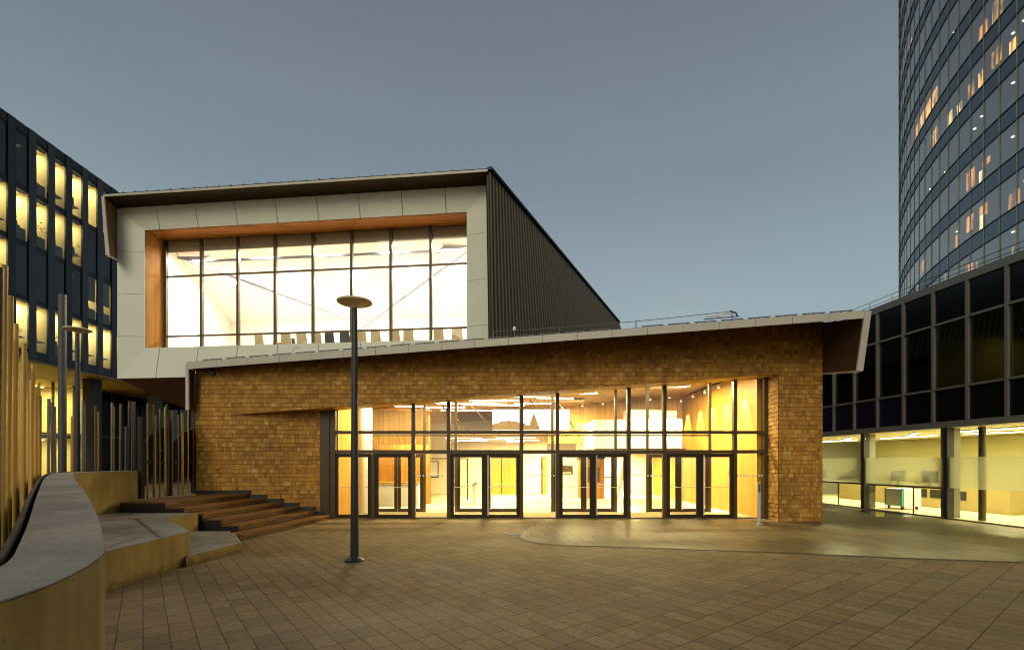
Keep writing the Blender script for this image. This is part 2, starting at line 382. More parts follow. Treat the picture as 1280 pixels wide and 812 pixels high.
M['towerspanb'] = plain('tower spandrel back', (.02, .035, .05), .5)
M['towermull'] = plain('tower mullion', (.42, .37, .22), .4, .4, var=.08)
M['towerline'] = plain('tower dark rail', (.035, .035, .035), .5, .2)
M['dusky'] = plain('dim interior', (.06, .05, .05), .8)
M['navy'] = plain('navy metal cladding', (.013, .017, .027), .42, .25, var=.15, scale=.5)
M['slate'] = plain('slate blue fin', (.038, .046, .058), .42, .25, var=.1, scale=.5)
M['darkmetal'] = plain('near black cladding', (.012, .012, .014), .5, .1)
M['goldpole'] = plain('golden metal pole', (.60, .37, .085), .32, .4, var=.15, scale=1.2, stretch=(1, 1, .3))
M['silverpole'] = plain('grey metal pole', (.20, .175, .135), .35, .5, var=.15, scale=1.5, stretch=(1, 1, .3))
M['brownpole'] = plain('brown metal pole', (.16, .085, .035), .4, .4, var=.15, scale=1.5)
M['gate'] = plain('black gate sheet', (.014, .012, .011), .5, .2)
M['gravel'] = plain('grey gravel', (.22, .23, .26), .9, var=.4, scale=40, bump=1, bscale=90)
M['strip'] = plain('blue grey steel strip', (.035, .04, .05), .6, .0, spec=.2)
WARM = (1.0, .82, .42)
M['strip_light'] = emit('strip light', (1.0, .85, .58), 26)
M['wash'] = emit('wall washer lens', (1.0, .78, .42), 18)
M['strip_up'] = emit('upper ceiling lamp', (1.0, .88, .70), 10)
M['strip_L'] = emit('office lamp', (1.0, .80, .34), 8)
M['strip_R'] = emit('annex lamp', (1.0, .86, .45), 30)
M['dot'] = emit('downlight lens', (1.0, .88, .68), 9)
M['chair'] = plain('pale chair shell', (.62, .50, .28), .5)
M['chaird'] = plain('dark chair shell', (.05, .045, .03), .5)
M['red'] = plain('red paint', (.5, .03, .02), .4)
M['teal'] = plain('teal trim', (.04, .22, .25), .4)
M['plant'] = plain('leaves', (.05, .08, .02), .6)

def area_light(name, loc, sx, sy, energy, color, rot=(0, 0, 0), spread=180):
    l = bpy.data.lights.new(name, 'AREA'); l.shape = 'RECTANGLE'; l.size = sx; l.size_y = sy; l.energy = energy; l.color = color
    l.spread = R_(spread)
    o = bpy.data.objects.new(name, l); COL.objects.link(o); o.location = loc; o.rotation_euler = rot
    return o
def spot_light(name, loc, target, energy, color, size=40, blend=.6, rad=.03):
    l = bpy.data.lights.new(name, 'SPOT'); l.energy = energy; l.color = color; l.spot_size = R_(size); l.spot_blend = blend; l.shadow_soft_size = rad
    o = bpy.data.objects.new(name, l); COL.objects.link(o); o.location = loc
    o.rotation_euler = (Vector(target) - Vector(loc)).to_track_quat('-Z', 'Y').to_euler(); return o

# ================================================================== GROUND
g = MB(); g.add([(-900, -300, 0), (900, -300, 0), (900, 1500, 0), (-900, 1500, 0)], [(0, 1, 2, 3)])
tag(g.build('plaza_ground', M['paving'], recalc=False), kind='structure')
edge_px = [(645, 668), (650, 672), (660, 676), (673, 678.6), (690, 680.5), (718, 681.6), (750, 682.5), (815, 684.6), (880, 687), (1000, 691.5), (1120, 697), (1260, 702)]
edge = [on_z(a, b) for a, b in edge_px] + [Vector((12.6, 9.15, 0)), Vector((15.9, 8.75, 0))]
start = Vector((1.05, 16.6, 0))
poly = [start] + edge + [Vector((15.6, 11, 0)), Vector((14.2, 31, 0)), Vector((10.3, 31, 0)), Vector((10.3, 17.0, 0)), Vector((1.05, 17.0, 0))]
g = MB(); g.add([(p.x, p.y, .004) for p in poly], [tuple(range(len(poly)))])
tag(g.build('entrance_paving', M['paving2'], recalc=False), kind='structure')
g = MB(); path = [start] + edge; wv = .045
for i in range(len(path) - 1):
    a, b = path[i], path[i + 1]; d = (b - a).normalized(); n = Vector((-d.y, d.x, 0)) * wv
    if i == 0: n = n * .35
    g.add([(p.x, p.y, .009) for p in (a - n, b - n, b + n, a + n)], [(0, 1, 2, 3)])
tag(g.build('paving_edge_strip', M['strip'], recalc=False), kind='structure')
g = MB(); c = on_z(643, 667.5)
g.lathe((c.x, c.y, .0), [(.22, .0), (.2, .013), (.05, .016)], 14)
tag(g.build('gravel_pocket', M['gravel']), kind='structure')
mpud = plain('wet floor grate', (.012, .012, .012), .05, var=.05)
g = MB(); g.add([tuple(on_z(a, b, .007)) for a, b in ((1068, 636.5), (1112, 637.8), (1141, 645.2), (1096, 645.4))], [(0, 1, 2, 3)])
tag(g.build('water_puddle', mpud, recalc=False), kind='structure')

# ================================================================== CONFERENCE HALL
YO, YG = 16.30, 17.03
XL, XRr = -10.65, 10.44
def zroof(x): return 5.10 + (x - XL) * (6.72 - 5.10) / (XRr - XL)
def zsof(x): return 3.59 + (x + 9.44) * (4.94 - 3.59) / (8.58 + 9.44)
XREC, XJ, XP = -9.44, -6.30, 8.98
HALL = empty('conference_hall', (0, 16.3, 0), 'conference hall clad in golden timber shingles with glazed entrance and pale framed upper storey', 'building')

def clip(poly, a, b, c):  # keep a*u+b*v+c >= 0
    out = []
    for i in range(len(poly)):
        p, q = poly[i], poly[(i + 1) % len(poly)]
        dp = a * p[0] + b * p[1] + c; dq = a * q[0] + b * q[1] + c
        if dp >= 0: out.append(p)
        if (dp >= 0) != (dq >= 0):
            t = dp / (dp - dq); out.append((p[0] + (q[0] - p[0]) * t, p[1] + (q[1] - p[1]) * t))
    return out
def shingles(mb, O, U, nrm, u0, u1, v0, v1, planes, row=.148, right_of=None):
    """course by course of tapered shakes on the plane O + u*U + v*z"""
    O, U, nrm = Vector(O), Vector(U).normalized(), Vector(nrm).normalized(); Zv = Vector((0, 0, 1))
    r0 = int(math.floor(v0 / row))
    for r in range(r0, int(math.ceil(v1 / row)) + 1):
        vb = r * row; u = u0 - random.random() * .15
        while u < u1:
            wd = random.choice((.08, .10, .115, .13, .15, .175)) * random.uniform(.9, 1.1)
            jit = random.uniform(-.005, .005)
            q = [(u, vb + jit), (u + wd - .006, vb + jit), (u + wd - .006, vb + row - .004), (u, vb + row - .004)]
            for pl in [(1, 0, -u0), (-1, 0, u1)] + planes + ([right_of[1]] if right_of and u + wd * .5 > right_of[0] else []):
                q = clip(q, *pl)
                if len(q) < 3: break
            if len(q) >= 3:
                th = random.uniform(.017, .026); n = len(q)
                def off(v): return .003 + th * max(0, min(1, 1 - (v - vb) / (row - .004)))
                fr = [O + U * a + Zv * b + nrm * off(b) for a, b in q]
                bk = [O + U * a + Zv * b for a, b in q]
                mb.add(fr + bk, [tuple(range(n))] + [(i, (i + 1) % n, n + (i + 1) % n, n + i) for i in range(n)])
            u += wd
    return mb
kr = (6.72 - 5.10) / (XRr - XL); ks = (4.94 - 3.59) / (8.58 + 9.44)
roofpl = (-kr, 0, 0)
def line_pl(k, x0, z0, keep_below):   # v <= z0 + k (u-x0) or >=
    return (k, -1, z0 - k * x0) if keep_below else (-k, 1, -(z0 - k * x0))
below_roof = line_pl(kr, XL, 5.10 + .02, True); above_sof = line_pl(ks, -9.44, 3.59, False)
# backing walls (solid) then shakes as the skin of the same part
def wall_part(name, back, shing):
    b = MB(); back(b); o = b.build(name, M['backing'], HALL)
    s = MB(); shing(s); s.build('shingle_cladding', M['shingle'], o, recalc=False)
    return o
wall_part('front_wall',
          lambda b: (b.prism([(XL, YO), (XREC, YO), (XREC, YO + .5), (XL, YO + .5)], .02, [5.1, zroof(XREC), zroof(XREC), 5.1]),
                     b.prism([(XREC + .001, YO), (XP, YO), (XP, YO + .3), (XREC + .001, YO + .3)],
                             [3.59, zsof(XP), zsof(XP), 3.59], [zroof(XREC), zroof(XP), zroof(XP), zroof(XREC)])),
          lambda s: (shingles(s, (0, YO, 0), (1, 0, 0), (0, -1, 0), XL, XREC, .93, 3.35, []),
                     shingles(s, (0, YO, 0), (1, 0, 0), (0, -1, 0), XL, XP + .015, 3.43, 7.0, [below_roof], right_of=(XREC, above_sof))))
pier = wall_part('corner_pier',
          lambda b: b.prism([(XP, YO), (XRr, YO), (XRr, YO + 1.2), (XP, YO + 1.2)], .12, [zroof(XP) , zroof(XRr), zroof(XRr), zroof(XP)]),
          lambda s: (shingles(s, (0, YO, 0), (1, 0, 0), (0, -1, 0), XP + .015, XRr + .02, .12, 7.0, [below_roof]),
                     shingles(s, (XP, YO, 0), (0, 1, 0), (-1, 0, 0), 0, .73, .12, zsof(XP), []),
                     shingles(s, (XRr, YO, 0), (0, 1, 0), (1, 0, 0), 0, 1.2, .12, 6.7, [])))
MB().box(XP + .35, XRr - .25, YO + .12, YO + 1.0, 0, .12).build('pier_base', M['black'], HALL)
ru = Vector((XJ - .12 - XREC, YG - YO, 0)); rl = ru.length; run = ru.normalized(); rn = Vector((run.y, -run.x, 0))
kk = ks * run.x
wall_part('recess_wall',
          lambda b: b.prism([(XREC, YO + .001), (XJ - .12, YG), (XJ - .12, YG + .3), (XREC, YO + .5)], .02, [3.62, zsof(XJ) + .1, zsof(XJ) + .1, 3.62]),
          lambda s: shingles(s, (XREC, YO, 0), run, rn, .0, rl, .2, 4, [(kk, -1, 3.60), ]))
# soffit of the recess
b = MB(); b.add([(XREC, YO + .002, 3.585), (XP, YO + .002, zsof(XP) - .005), (XP, YG + .2, zsof(XP) - .005), (XJ - .12, YG + .2, zsof(XJ) - .005),
                 (XREC, YO + .002, 3.66), (XP, YO + .002, zsof(XP) + .07), (XP, YG + .2, zsof(XP) + .07), (XJ - .12, YG + .2, zsof(XJ) + .07)],
                [(0, 1, 2, 3), (4, 7, 6, 5), (0, 4, 5, 1), (1, 5, 6, 2), (2, 6, 7, 3), (3, 7, 4, 0)])
b.build('recess_soffit', M['woodwarmx'], HALL)
# side and rear walls of the hall
b = MB(); b.prism([(XRr - .3, YO + 1.2), (XRr, YO + 1.2), (XRr, 33), (XRr - .3, 33)], 0, 6.7); b.build('side_wall', wood('side boarding', (.30, .16, .05), .3, 'z', .7, .14, 'y'), HALL)
b = MB(); b.prism([(XL, YO + .5), (XL + .3, YO + .5), (XL + .3, 33), (XL, 33)], 0, 5.1); b.build('side_wall', bpy.data.materials['side boarding'], HALL)
MB().prism([(XL, 33), (XRr, 33), (XRr, 33.3), (XL, 33.3)], 0, [5.1, 6.7, 6.7, 5.1]).build('rear_wall', M['backing'], HALL)

# lower roof, cream edge, folded ends
def zr2(x): return zroof(x) + .03
fl, fr_ = Vector((-10.68, 15.88, 5.07)), Vector((10.47, 14.27, 6.27))
TH = .17
wl_, wr_ = Vector((-10.68, YO + .001, 5.10)), Vector((10.47, YO + .001, 6.725)); tp = Vector((0, 0, TH))
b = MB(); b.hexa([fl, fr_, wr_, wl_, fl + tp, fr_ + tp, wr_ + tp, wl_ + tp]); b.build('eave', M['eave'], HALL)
bl_, br_ = Vector((-10.9, 33.5, 5.15)), Vector((11.6, 33.5, 6.80))
b = MB(); b.hexa([wl_, wr_, br_, bl_, wl_ + tp, wr_ + tp, br_ + tp, bl_ + tp]); b.build('roof', M['roof'], HALL)
d = (fr_ - fl); L = d.length; dn = d.normalized(); outn = Vector((dn.y, -dn.x, 0)).normalized()
nseg = 20
b = MB()
for i in range(nseg):
    s0 = fl + dn * (L * i / nseg + .006); 
    b.slab(s0 + outn * .002 + Vector((0, 0, -.035)), dn * (L / nseg - .012), outn * .03, Vector((0, 0, TH + .055)))
b.build('roof_edge_trim', M['fascia'], HALL)
b = MB(); b.slab(fl + Vector((0, .0, TH + .004)), dn * L, Vector((0, .3, 0.03)), Vector((0, 0, .03))); b.build('roof_flashing', M['roof'], HALL)
# snow rails along the roof edge
for i in range(26):
    t0 = .02 + i * .0375; t1 = t0 + .031
    if .655 < t0 < .68: continue
    p = fl + dn * (L * t0) + Vector((0, .22, TH + .05)); q = fl + dn * (L * t1) + Vector((0, .22, TH + .05))
    b = MB(); b.tube([p + Vector((0, 0, .07)), q + Vector((0, 0, .07))], .018, 6)
    for k in range(3):
        c = p.lerp(q, .1 + .4 * k); b.box(c.x - .015, c.x + .015, c.y - .03, c.y + .03, c.z - .01, c.z + .08)
    b.build('snow_rail', M['alud'], HALL)
# right folded end of the eave (trapezoid, brown inside, cream edge)
A1 = Vector((XRr + .03, YO + .02, 6.70)); A2 = Vector((XRr + .03, YO + .02, 5.00)); B1 = fr_ + Vector((-.02, .02, -.02)); B2 = Vector((10.20, 14.29, 4.70))
b = MB(); b.plate([A1, A2, B2, B1], (.09, .03, 0)); b.build('folded_eave_end', plain('rusty brown lining', (.075, .038, .014), .6, var=.1), HALL)
ev = (B2 - B1); b = MB(); b.slab(B1 + Vector((-.05, -.06, .2)), ev + Vector((0, 0, -.22)), Vector((.2, .02, 0)), Vector((0, .06, 0))); b.build('eave_end_trim', M['fascia'], HALL)
b = MB(); b.slab(B2 + Vector((-.02, 0, -.05)), A2 - B2, Vector((.16, .04, 0)), Vector((0, 0, .05))); b.build('eave_end_trim', M['fascia'], HALL)
# left folded end
A1 = Vector((XL - .03, YO, 5.1)); A2 = Vector((XL - .03, YO, 3.88)); B1 = fl + Vector((.0, .02, -.02)); B2 = Vector((-10.66, 15.88, 3.72))
b = MB(); b.plate([A1, A2, B2, B1], (-.07, .02, 0)); b.build('folded_eave_end', bpy.data.materials['rusty brown lining'], HALL)
b = MB(); b.slab(B1 + Vector((-.03, -.05, .15)), B2 - B1 + Vector((0, 0, -.17)), Vector((.10, .0, 0)), Vector((0, .06, 0))); b.build('eave_end_trim', M['fascia'], HALL)
b = MB(); b.tube([Vector((-10.45, 16.1, 5.0)), Vector((-10.55, 16.1, 4.9)), Vector((-10.58, 16.12, 3.9))], .04, 8); b.build('downpipe', M['darkmetal'], HALL)

# ---------------- glazed entrance
MX = [XJ, -3.47, -2.23, .34, 1.60, 4.11, 5.37, 7.85, XP - .04]
ZT1, ZT2 = 3.04, 2.36
for i, x in enumerate(MX):
    wd = .062 if 0 < i < len(MX) - 1 else .09
    MB().box(x - wd, x + wd, YG - .06, YG + .12, 0, zsof(x) - .01).build('mullion', M['bronze'], HALL)
MB().box(XJ - .42, XJ - .095, YG - .10, YG + .2, 0, zsof(XJ - .3) - .02).build('jamb', M['bronze'], HALL)
bays = list(zip(MX[:-1], MX[1:]))
for i, (a, c) in enumerate(bays):
    a += .0635; c -= .0635
    MB().box(a, c, YG - .03, YG + .10, ZT1 - .055, ZT1 + .055).build('transom', M['bronze'], HALL)
    MB().box(a, c, YG - .03, YG + .10, ZT2 - .06, ZT2 + .06).build('transom', M['bronze'], HALL)
    f = MB().prism([(a, YG + .03), (c, YG + .03), (c, YG + .045), (a, YG + .045)], ZT1 + .06, [zsof(a), zsof(c), zsof(c), zsof(a)]).build('window', M['glass'], HALL)
    MB().box(a, c, YG + .03, YG + .045, ZT2 + .065, ZT1 - .06).build('window', M['glass'], HALL)
def door_leaf(x0, x1, y, z1, pull, name='door', fr=.12):
    b = MB(); b.box(x0, x0 + fr, y - .04, y + .04, .02, z1); b.box(x1 - fr, x1, y - .04, y + .04, .02, z1)
    b.box(x0 + fr, x1 - fr, y - .04, y + .04, .02, .15); b.box(x0 + fr, x1 - fr, y - .04, y + .04, z1 - .13, z1)
    o = b.build(name, M['doorframe'], HALL)
    MB().box(x0 + fr, x1 - fr, y - .008, y + .008, .15, z1 - .13).build('pane', M['glass'], o)
    if pull:
        xx = x0 + .1 if pull > 0 else x1 - .1
        b = MB(); b.tube([(xx, y - .11, .12), (xx, y - .11, z1 - .06)], .025, 8)
        for z in (.3, z1 - .3): b.tube([(xx, y - .11, z), (xx, y - .03, z)], .01, 6)
        b.build('handle', M['steel'], o)
    b = MB(); b.tube([(x0 + fr - .02, y + .1, 1.10), (x1 - fr + .02, y + .1, 1.10)], .014, 6)
    for xx in (x0 + fr - .01, x1 - fr + .01): b.tube([(xx, y + .04, 1.10), (xx, y + .1, 1.10)], .012, 6)
    b.build('push_bar', M['steel'], o)
    return o
ZD = ZT2 - .065
def dots(a, c, y, parent):
    b = MB(); n = int((c - a) / .105)
    for k in range(n):
        x = a + (c - a) * (k + .5) / n; b.box(x - .026, x + .026, y - .004, y, 1.49, 1.545)
    b.build('manifestation_dots', M['white'], parent)
for i in (0, 2, 4, 6):
    a, c = MX[i] + .0635, MX[i + 1] - .0635; mid = (a + c) / 2
    if i == 0:
        MB().box(mid - .06, mid + .06, YG - .06, YG + .1, 0, ZD).build('door_post', M['bronze'], HALL)
        door_leaf(a, mid - .065, YG, ZD, 0); door_leaf(mid + .065, c, YG, ZD, 0)
    else:
        door_leaf(a, mid - .004, YG, ZD, 0); door_leaf(mid + .004, c, YG, ZD, 1)
for i in (1, 3, 5, 7):
    a, c = MX[i] + .0635, MX[i + 1] - .0635
    o = MB().box(a, c, YG + .03, YG + .045, .05, ZD).build('window', M['glass'], HALL)
    MB().box(a, c, YG - .02, YG + .09, 0, .05).build('sill', M['bronze'], o)
    dots(a, c, YG + .028, o)
# inner vestibule screen
YV = 19.2
for i, x in enumerate(MX[1:-1]):
    MB().box(x - .05, x + .05, YV - .05, YV + .05, 0, zsof(x) + .25).build('inner_mullion', M['bronze'], HALL)
for i, (a, c) in enumerate(bays[:-1]):
    a += .055; c -= .055
    if i == 0: a = XJ
    MB().box(a, c, YV - .04, YV + .04, ZT2 - .04, ZT2 + .04).build('inner_transom', M['bronze'], HALL)
    MB().box(a, c, YV - .04, YV + .04, ZT1 - .02, ZT1 + .04).build('inner_transom', M['bronze'], HALL)
    o = MB().prism([(a, YV), (c, YV), (c, YV + .012), (a, YV + .012)], ZT2 + .04, [zsof(a) + .2, zsof(c) + .2, zsof(c) + .2, zsof(a) + .2]).build('inner_window', M['glass'], HALL)
    if i in (0, 2, 4, 6):
        mid = (a + c) / 2
        if i == 0: door_leaf(-5.6, -4.55, YV, ZT2 - .05, 0, 'inner_door'); door_leaf(-4.53, c, YV, ZT2 - .05, 0, 'inner_door')
        else:
            door_leaf(a, mid - .004, YV, ZT2 - .05, 0, 'inner_door'); door_leaf(mid + .004, c, YV, ZT2 - .05, 1, 'inner_door')
    else:
        o = MB().box(a, c, YV, YV + .012, .02, ZT2 - .05).build('inner_window', M['glass'], HALL)
        dots(a, c, YV - .004, o)

# ---------------- hall interior (shell parts)
YB = 30.0
MB().add([(XJ - .4, YG - .08, .012), (XP, YG - .08, .012), (10.1, 32.9, .012), (-10.3, 32.9, .012)], [(0, 1, 2, 3)]).build('hall_floor', M['floor'], HALL, recalc=False)
MB().box(XJ, XP - .1, YG + .25, YV - .3, .013, .03).build('entrance_mat', plain('entrance mat', (.20, .16, .06), .9, var=.2, scale=30), HALL)
def zc(x): return zsof(x) + .42
b = MB(); b.prism([(-10.3, YG + .2), (10.1, YG + .2), (10.1, 32.9), (-10.3, 32.9)], [zc(-10.3), zc(10.1), zc(10.1), zc(-10.3)], [zc(-10.3) + .1, zc(10.1) + .1, zc(10.1) + .1, zc(-10.3) + .1])
b.build('hall_ceiling', M['ceil'], HALL)
MB().box(-10.3, 10.1, YB, YB + .2, 0, 5.2).build('inner_wall', M['cream'], HALL)
# left inner timber wall & white counter wall
MB().prism([(-6.35, YG + .2), (-6.2, YG + .2), (-6.0, 18.9), (-6.15, 18.9)], .02, 4.1).build('inner_wall', M['woodwarm'], HALL)
MB().prism([(-6.1, 20.6), (-3.6, 20.9), (-3.6, 21.1), (-6.1, 20.8)], 2.75, 4.2).build('inner_wall', M['woodwarmx'], HALL)
MB().prism([(-6.6, 23.0), (-3.9, 23.0), (-3.9, 23.2), (-6.6, 23.2)], .02, 4.2).build('inner_wall', M['wooddark'], HALL)
MB().lathe((-5.75, 18.9, 0), [(.28, .02), (.28, 4.1)], 24).build('round_column', M['cream'], HALL)
# right timber wall running back
MB().prism([(8.7, YG + .15), (9.0, YG + .15), (9.0, 30), (8.75, 30)], .02, 5.3).build('inner_wall', M['woodwarm'], HALL)
# upper timber wall behind balcony, white balcony fronts
MB().prism([(1.9, 25.6), (8.6, 24.4), (8.6, 24.6), (1.9, 25.8)], 3.0, 5.25).build('inner_wall', M['woodwarmx'], HALL)
MB().prism([(3.75, 22.0), (7.6, 21.6), (7.8, 22.4), (7.8, 25.0), (3.75, 25.4)], 2.62, [3.92, 3.92, 3.92, 3.92, 3.92]).build('balcony', M['white'], HALL)
MB().prism([(5.6, 23.4), (7.9, 23.2), (7.9, 24.2), (5.6, 24.3)], 3.92, [4.55, 4.45, 4.45, 4.55]).build('balcony', M['white'], HALL)
MB().box(3.75, 7.9, 21.95, 22.0, 2.55, 2.615).build('balcony_edge', M['bronze'], HALL)
b = MB(); b.tube([(4.95, 23.4, .02), (5.95, 24.6, 2.7)], .13, 12); b.build('leaning_column', M['white'], HALL, smooth=True)
# back doors and mezz opening
for x0 in (-1.6, 1.9):
    o = MB().box(x0, x0 + 1.9, YB - .06, YB, .02, 2.25).build('inner_door', M['woodwarmx'], HALL)
    b = MB(); b.box(x0 - .08, x0, YB - .09, YB, .02, 2.3); b.box(x0 + 1.9, x0 + 1.98, YB - .09, YB, .02, 2.3); b.box(x0, x0 + 1.9, YB - .09, YB, 2.25, 2.32); b.box(x0 + .92, x0 + .98, YB - .085, YB - .06, .02, 2.25)
    b.build('frame', M['doorframe'], o)
# glazed partition with dark posts, dark timber block, notice panels
gp = empty('glass_partition', (-3.0, 25.0, .013), 'dark framed glass partition deep in the foyer, seen left of the second doors', 'partition')
for x in (-4.3, -3.3, -2.3): MB().box(x - .04, x + .04, 24.96, 25.04, .013, 2.2).build('post', M['doorframe'], gp)
for x in (-4.3, -3.3):
    o = MB().box(x + .04, x + .96, 24.99, 25.01, .05, 2.15).build('pane', M['glass'], gp)
MB().box(-4.26, -2.34, 24.965, 25.035, 2.15, 2.2).build('rail', M['doorframe'], gp)
tb = empty('timber_booth', (4.1, 26.5, .013), 'dark timber booth at the back of the foyer behind the third doors', 'booth')
MB().box(3.7, 5.0, 26.2, 27.4, .013, 2.15).build('body', M['wooddark'], tb)
MB().box(3.65, 5.05, 26.15, 27.45, 2.15, 2.25).build('top', M['doorframe'], tb)
MB().box(3.95, 4.75, 26.18, 26.2, .9, 1.7).build('hatch', M['bronze'], tb)
for x0, x1, y, lb in ((-5.2, -4.6, 29.93, 'white poster on the far left of the foyer back wall'), (5.6, 6.3, 29.93, 'white poster on the right of the foyer back wall')):
    po = empty('poster', (x0, y, 1.1), lb, 'poster')
    MB().box(x0, x1, y, y + .03, 1.1, 2.0).build('sheet', M['white'], po)
    b = MB(); b.box(x0 - .05, x0, y - .01, y + .04, 1.05, 2.05); b.box(x1, x1 + .05, y - .01, y + .04, 1.05, 2.05); b.box(x0, x1, y - .01, y + .04, 1.05, 1.1); b.box(x0, x1, y - .01, y + .04, 2.0, 2.05); b.build('frame', M['doorframe'], po)
for x in (-3.1, -1.9, .8, 1.9):   # dark brace rods under the ceiling
    MB().tube([(x, 21.5, zc(x) - .02), (x + 1.3, 23.3, 3.3)], .03, 6).build('brace_rod', M['doorframe'], HALL)
# ceiling drop for the lower gallery at the back
MB().prism([(-3.2, 23.4), (1.6, 23.4), (1.6, 29.9), (-3.2, 29.9)], 3.25, 3.4).build('gallery_floor', M['ceil'], HALL)
# reception counter
rc = empty('reception_desk', (-5.3, 21.9, .013), 'white reception counter behind the leftmost entrance door', 'desk')
MB().box(-6.2, -4.2, 21.6, 22.2, .013, 1.02).build('front_panel', M['white'], rc)
MB().box(-6.25, -4.15, 21.5, 22.3, 1.02, 1.08).build('top', M['wooddark'], rc)
# linear ceiling lights
first = None
lights = []
for j, (x, y, l) in enumerate([(-1.9, 18.2, 1.5), (-3.2, 19.7, 1.5), (1.9, 21.2, 1.6), (-1.5, 24.0, 1.8), (-.9, 20.3, 2.4), (-2.4, 20.6, 1.6), (.5, 20.0, 1.8), (-3.0, 21.6, 1.8), (-4.3, 20.2, 1.2), (1.4, 19.0, 1.4), (-.2, 18.8, 1.8), (-1.4, 21.4, 1.6), (-.6, 22.2, 2.4), (1.0, 22.6, 1.8), (-2.6, 23.0, 1.6)]):
    z = zc(x) - .06
    o = empty('linear_ceiling_light', (x, y, z), 'slim white linear light fixed to the brown hall ceiling', 'ceiling light', 'linear lights in the hall ceiling', .06)
    MB().box(-l / 2, l / 2, -.05, .05, 0, .04).build('housing', M['white'], o, local=True)
    MB().box(-l / 2 + .01, l / 2 - .01, -.04, .04, -.02, -.001).build('diffuser', M['strip_light'], o, local=True)
for j, (x, y, l) in enumerate([(-2.4, 24.2, 1.8), (.2, 24.0, 2.0), (-1.0, 25.4, 2.2), (.6, 26.6, 1.8), (-2.3, 27.0, 1.8), (-.4, 28.4, 2.2)]):
    o = empty('linear_ceiling_light', (x, y, 3.20), 'slim white linear light under the low gallery at the back', 'ceiling light', 'linear lights under the gallery', .04)
    MB().box(-l / 2, l / 2, -.05, .05, .0, .03).build('housing', M['white'], o, local=True)
    MB().box(-l / 2 + .01, l / 2 - .01, -.04, .04, -.02, -.001).build('diffuser', M['strip_light'], o, local=True)
# wall washers: small cans on the ceiling, each with a spot on the timber
wl = 'small round wall washer spotlight above the timber wall'
def washer(x, y, z, tx, ty, tz, e, size=42):
    o = empty('wall_washer', (x, y, z), wl, 'spotlight', 'wall washers in the hall')
    MB().lathe((0, 0, 0), [(.05, .0), (.055, .02), (.055, .12)], 12).build('can', M['white'], o, local=True)
    MB().lathe((0, 0, -.006), [(.04, .0), (.04, .004)], 12).build('lens', M['wash'], o, local=True)
    spot_light('wall_washer_light', (x, y, z - .05), (tx, ty, tz), e * 9, (1.0, .82, .50), size * .72, .25)
for y in (18.1, 19.6, 21.0, 22.4, 24.0): washer(8.38, y, 5.0, 8.70, y, 2.4, 260, 62)
for x in (2.6, 3.6, 4.6, 6.9, 7.8): washer(x, 24.7 + (5.2 - x) * .18 - .28, zc(x) - .14, x, 24.9 + (5.2 - x) * .18, 3.2, 260, 62)
# main warm light of the hall: ceiling panels above the vestibule and the foyer
def ceiling_panel(x, y, z, sx, sy, e, col, label, grp):
    o = empty('ceiling_panel_light', (x, y, z), label, 'ceiling light', grp)
    MB().box(-sx / 2, sx / 2, -sy / 2, sy / 2, 0, .03).build('housing', M['white'], o, local=True)
    a = area_light('ceiling_panel_lamp', (x, y, z - .02), sx * .95, sy * .95, e, col)
for x in (-4.6, -1.0, 2.8, 6.6): ceiling_panel(x, 18.25, zc(x) - .05, 1.6, .5, 330, WARM, 'flush ceiling panel light over the glazed entrance lobby', 'panel lights over the entrance lobby')
for x, y in ((-4.5, 22), (-1, 21.3), (2.6, 22.8), (6.6, 20.6)): ceiling_panel(x, y, zc(x) - .05, 1.6, .8, 800, WARM, 'flush ceiling panel light over the inner foyer', 'panel lights over the foyer')
for x, y in ((-1, 26.5), (3, 27.5), (6.5, 27.8)): ceiling_panel(x, y, 3.1 if x < 2 else 2.5 if x > 5 else 3.3, 1.4, .8, 1000, WARM, 'flush panel light in the back of the foyer', 'panel lights at the back of the foyer')
# display screen with a landscape picture
scr = empty('display_screen', (1.15, 21.0, 3.3), 'large bright screen showing a dark conifer, hung high in the foyer', 'screen')
mscr = emit('screen glow', (1.0, .95, .80), 2.2)
MB().box(-.85, 2.5, 21.0, 21.06, 3.38, 4.28).build('panel', mscr, scr)
b = MB(); tx = .95
prof = [(.0, .9), (.05, .82), (.03, .8), (.1, .7), (.06, .68), (.15, .55), (.1, .53), (.2, .36), (.14, .34), (.26, .14), (.2, .12), (.3, 0)]
pts = [(tx + a, 20.985, 3.40 + h * .75) for a, h in prof] + [(tx - a, 20.985, 3.40 + h * .75) for a, h in reversed(prof[1:])]
b.plate(pts, (0, .01, 0)); b.build('tree_picture', plain('picture brown', (.25, .16, .06), .7), scr)
hp = [(-.85, .0)] + [(-.85 + 1.6 * k / 14, .26 * math.sin(math.pi * (k + 2) / 17) + .12 + .03 * math.sin(k * 2.3)) for k in range(15)] + [(.75, 0)]
b = MB(); b.plate([(x, 20.99, 3.40 + z) for x, z in hp], (0, .008, 0)); b.build('hill_picture', bpy.data.materials['picture brown'], scr)
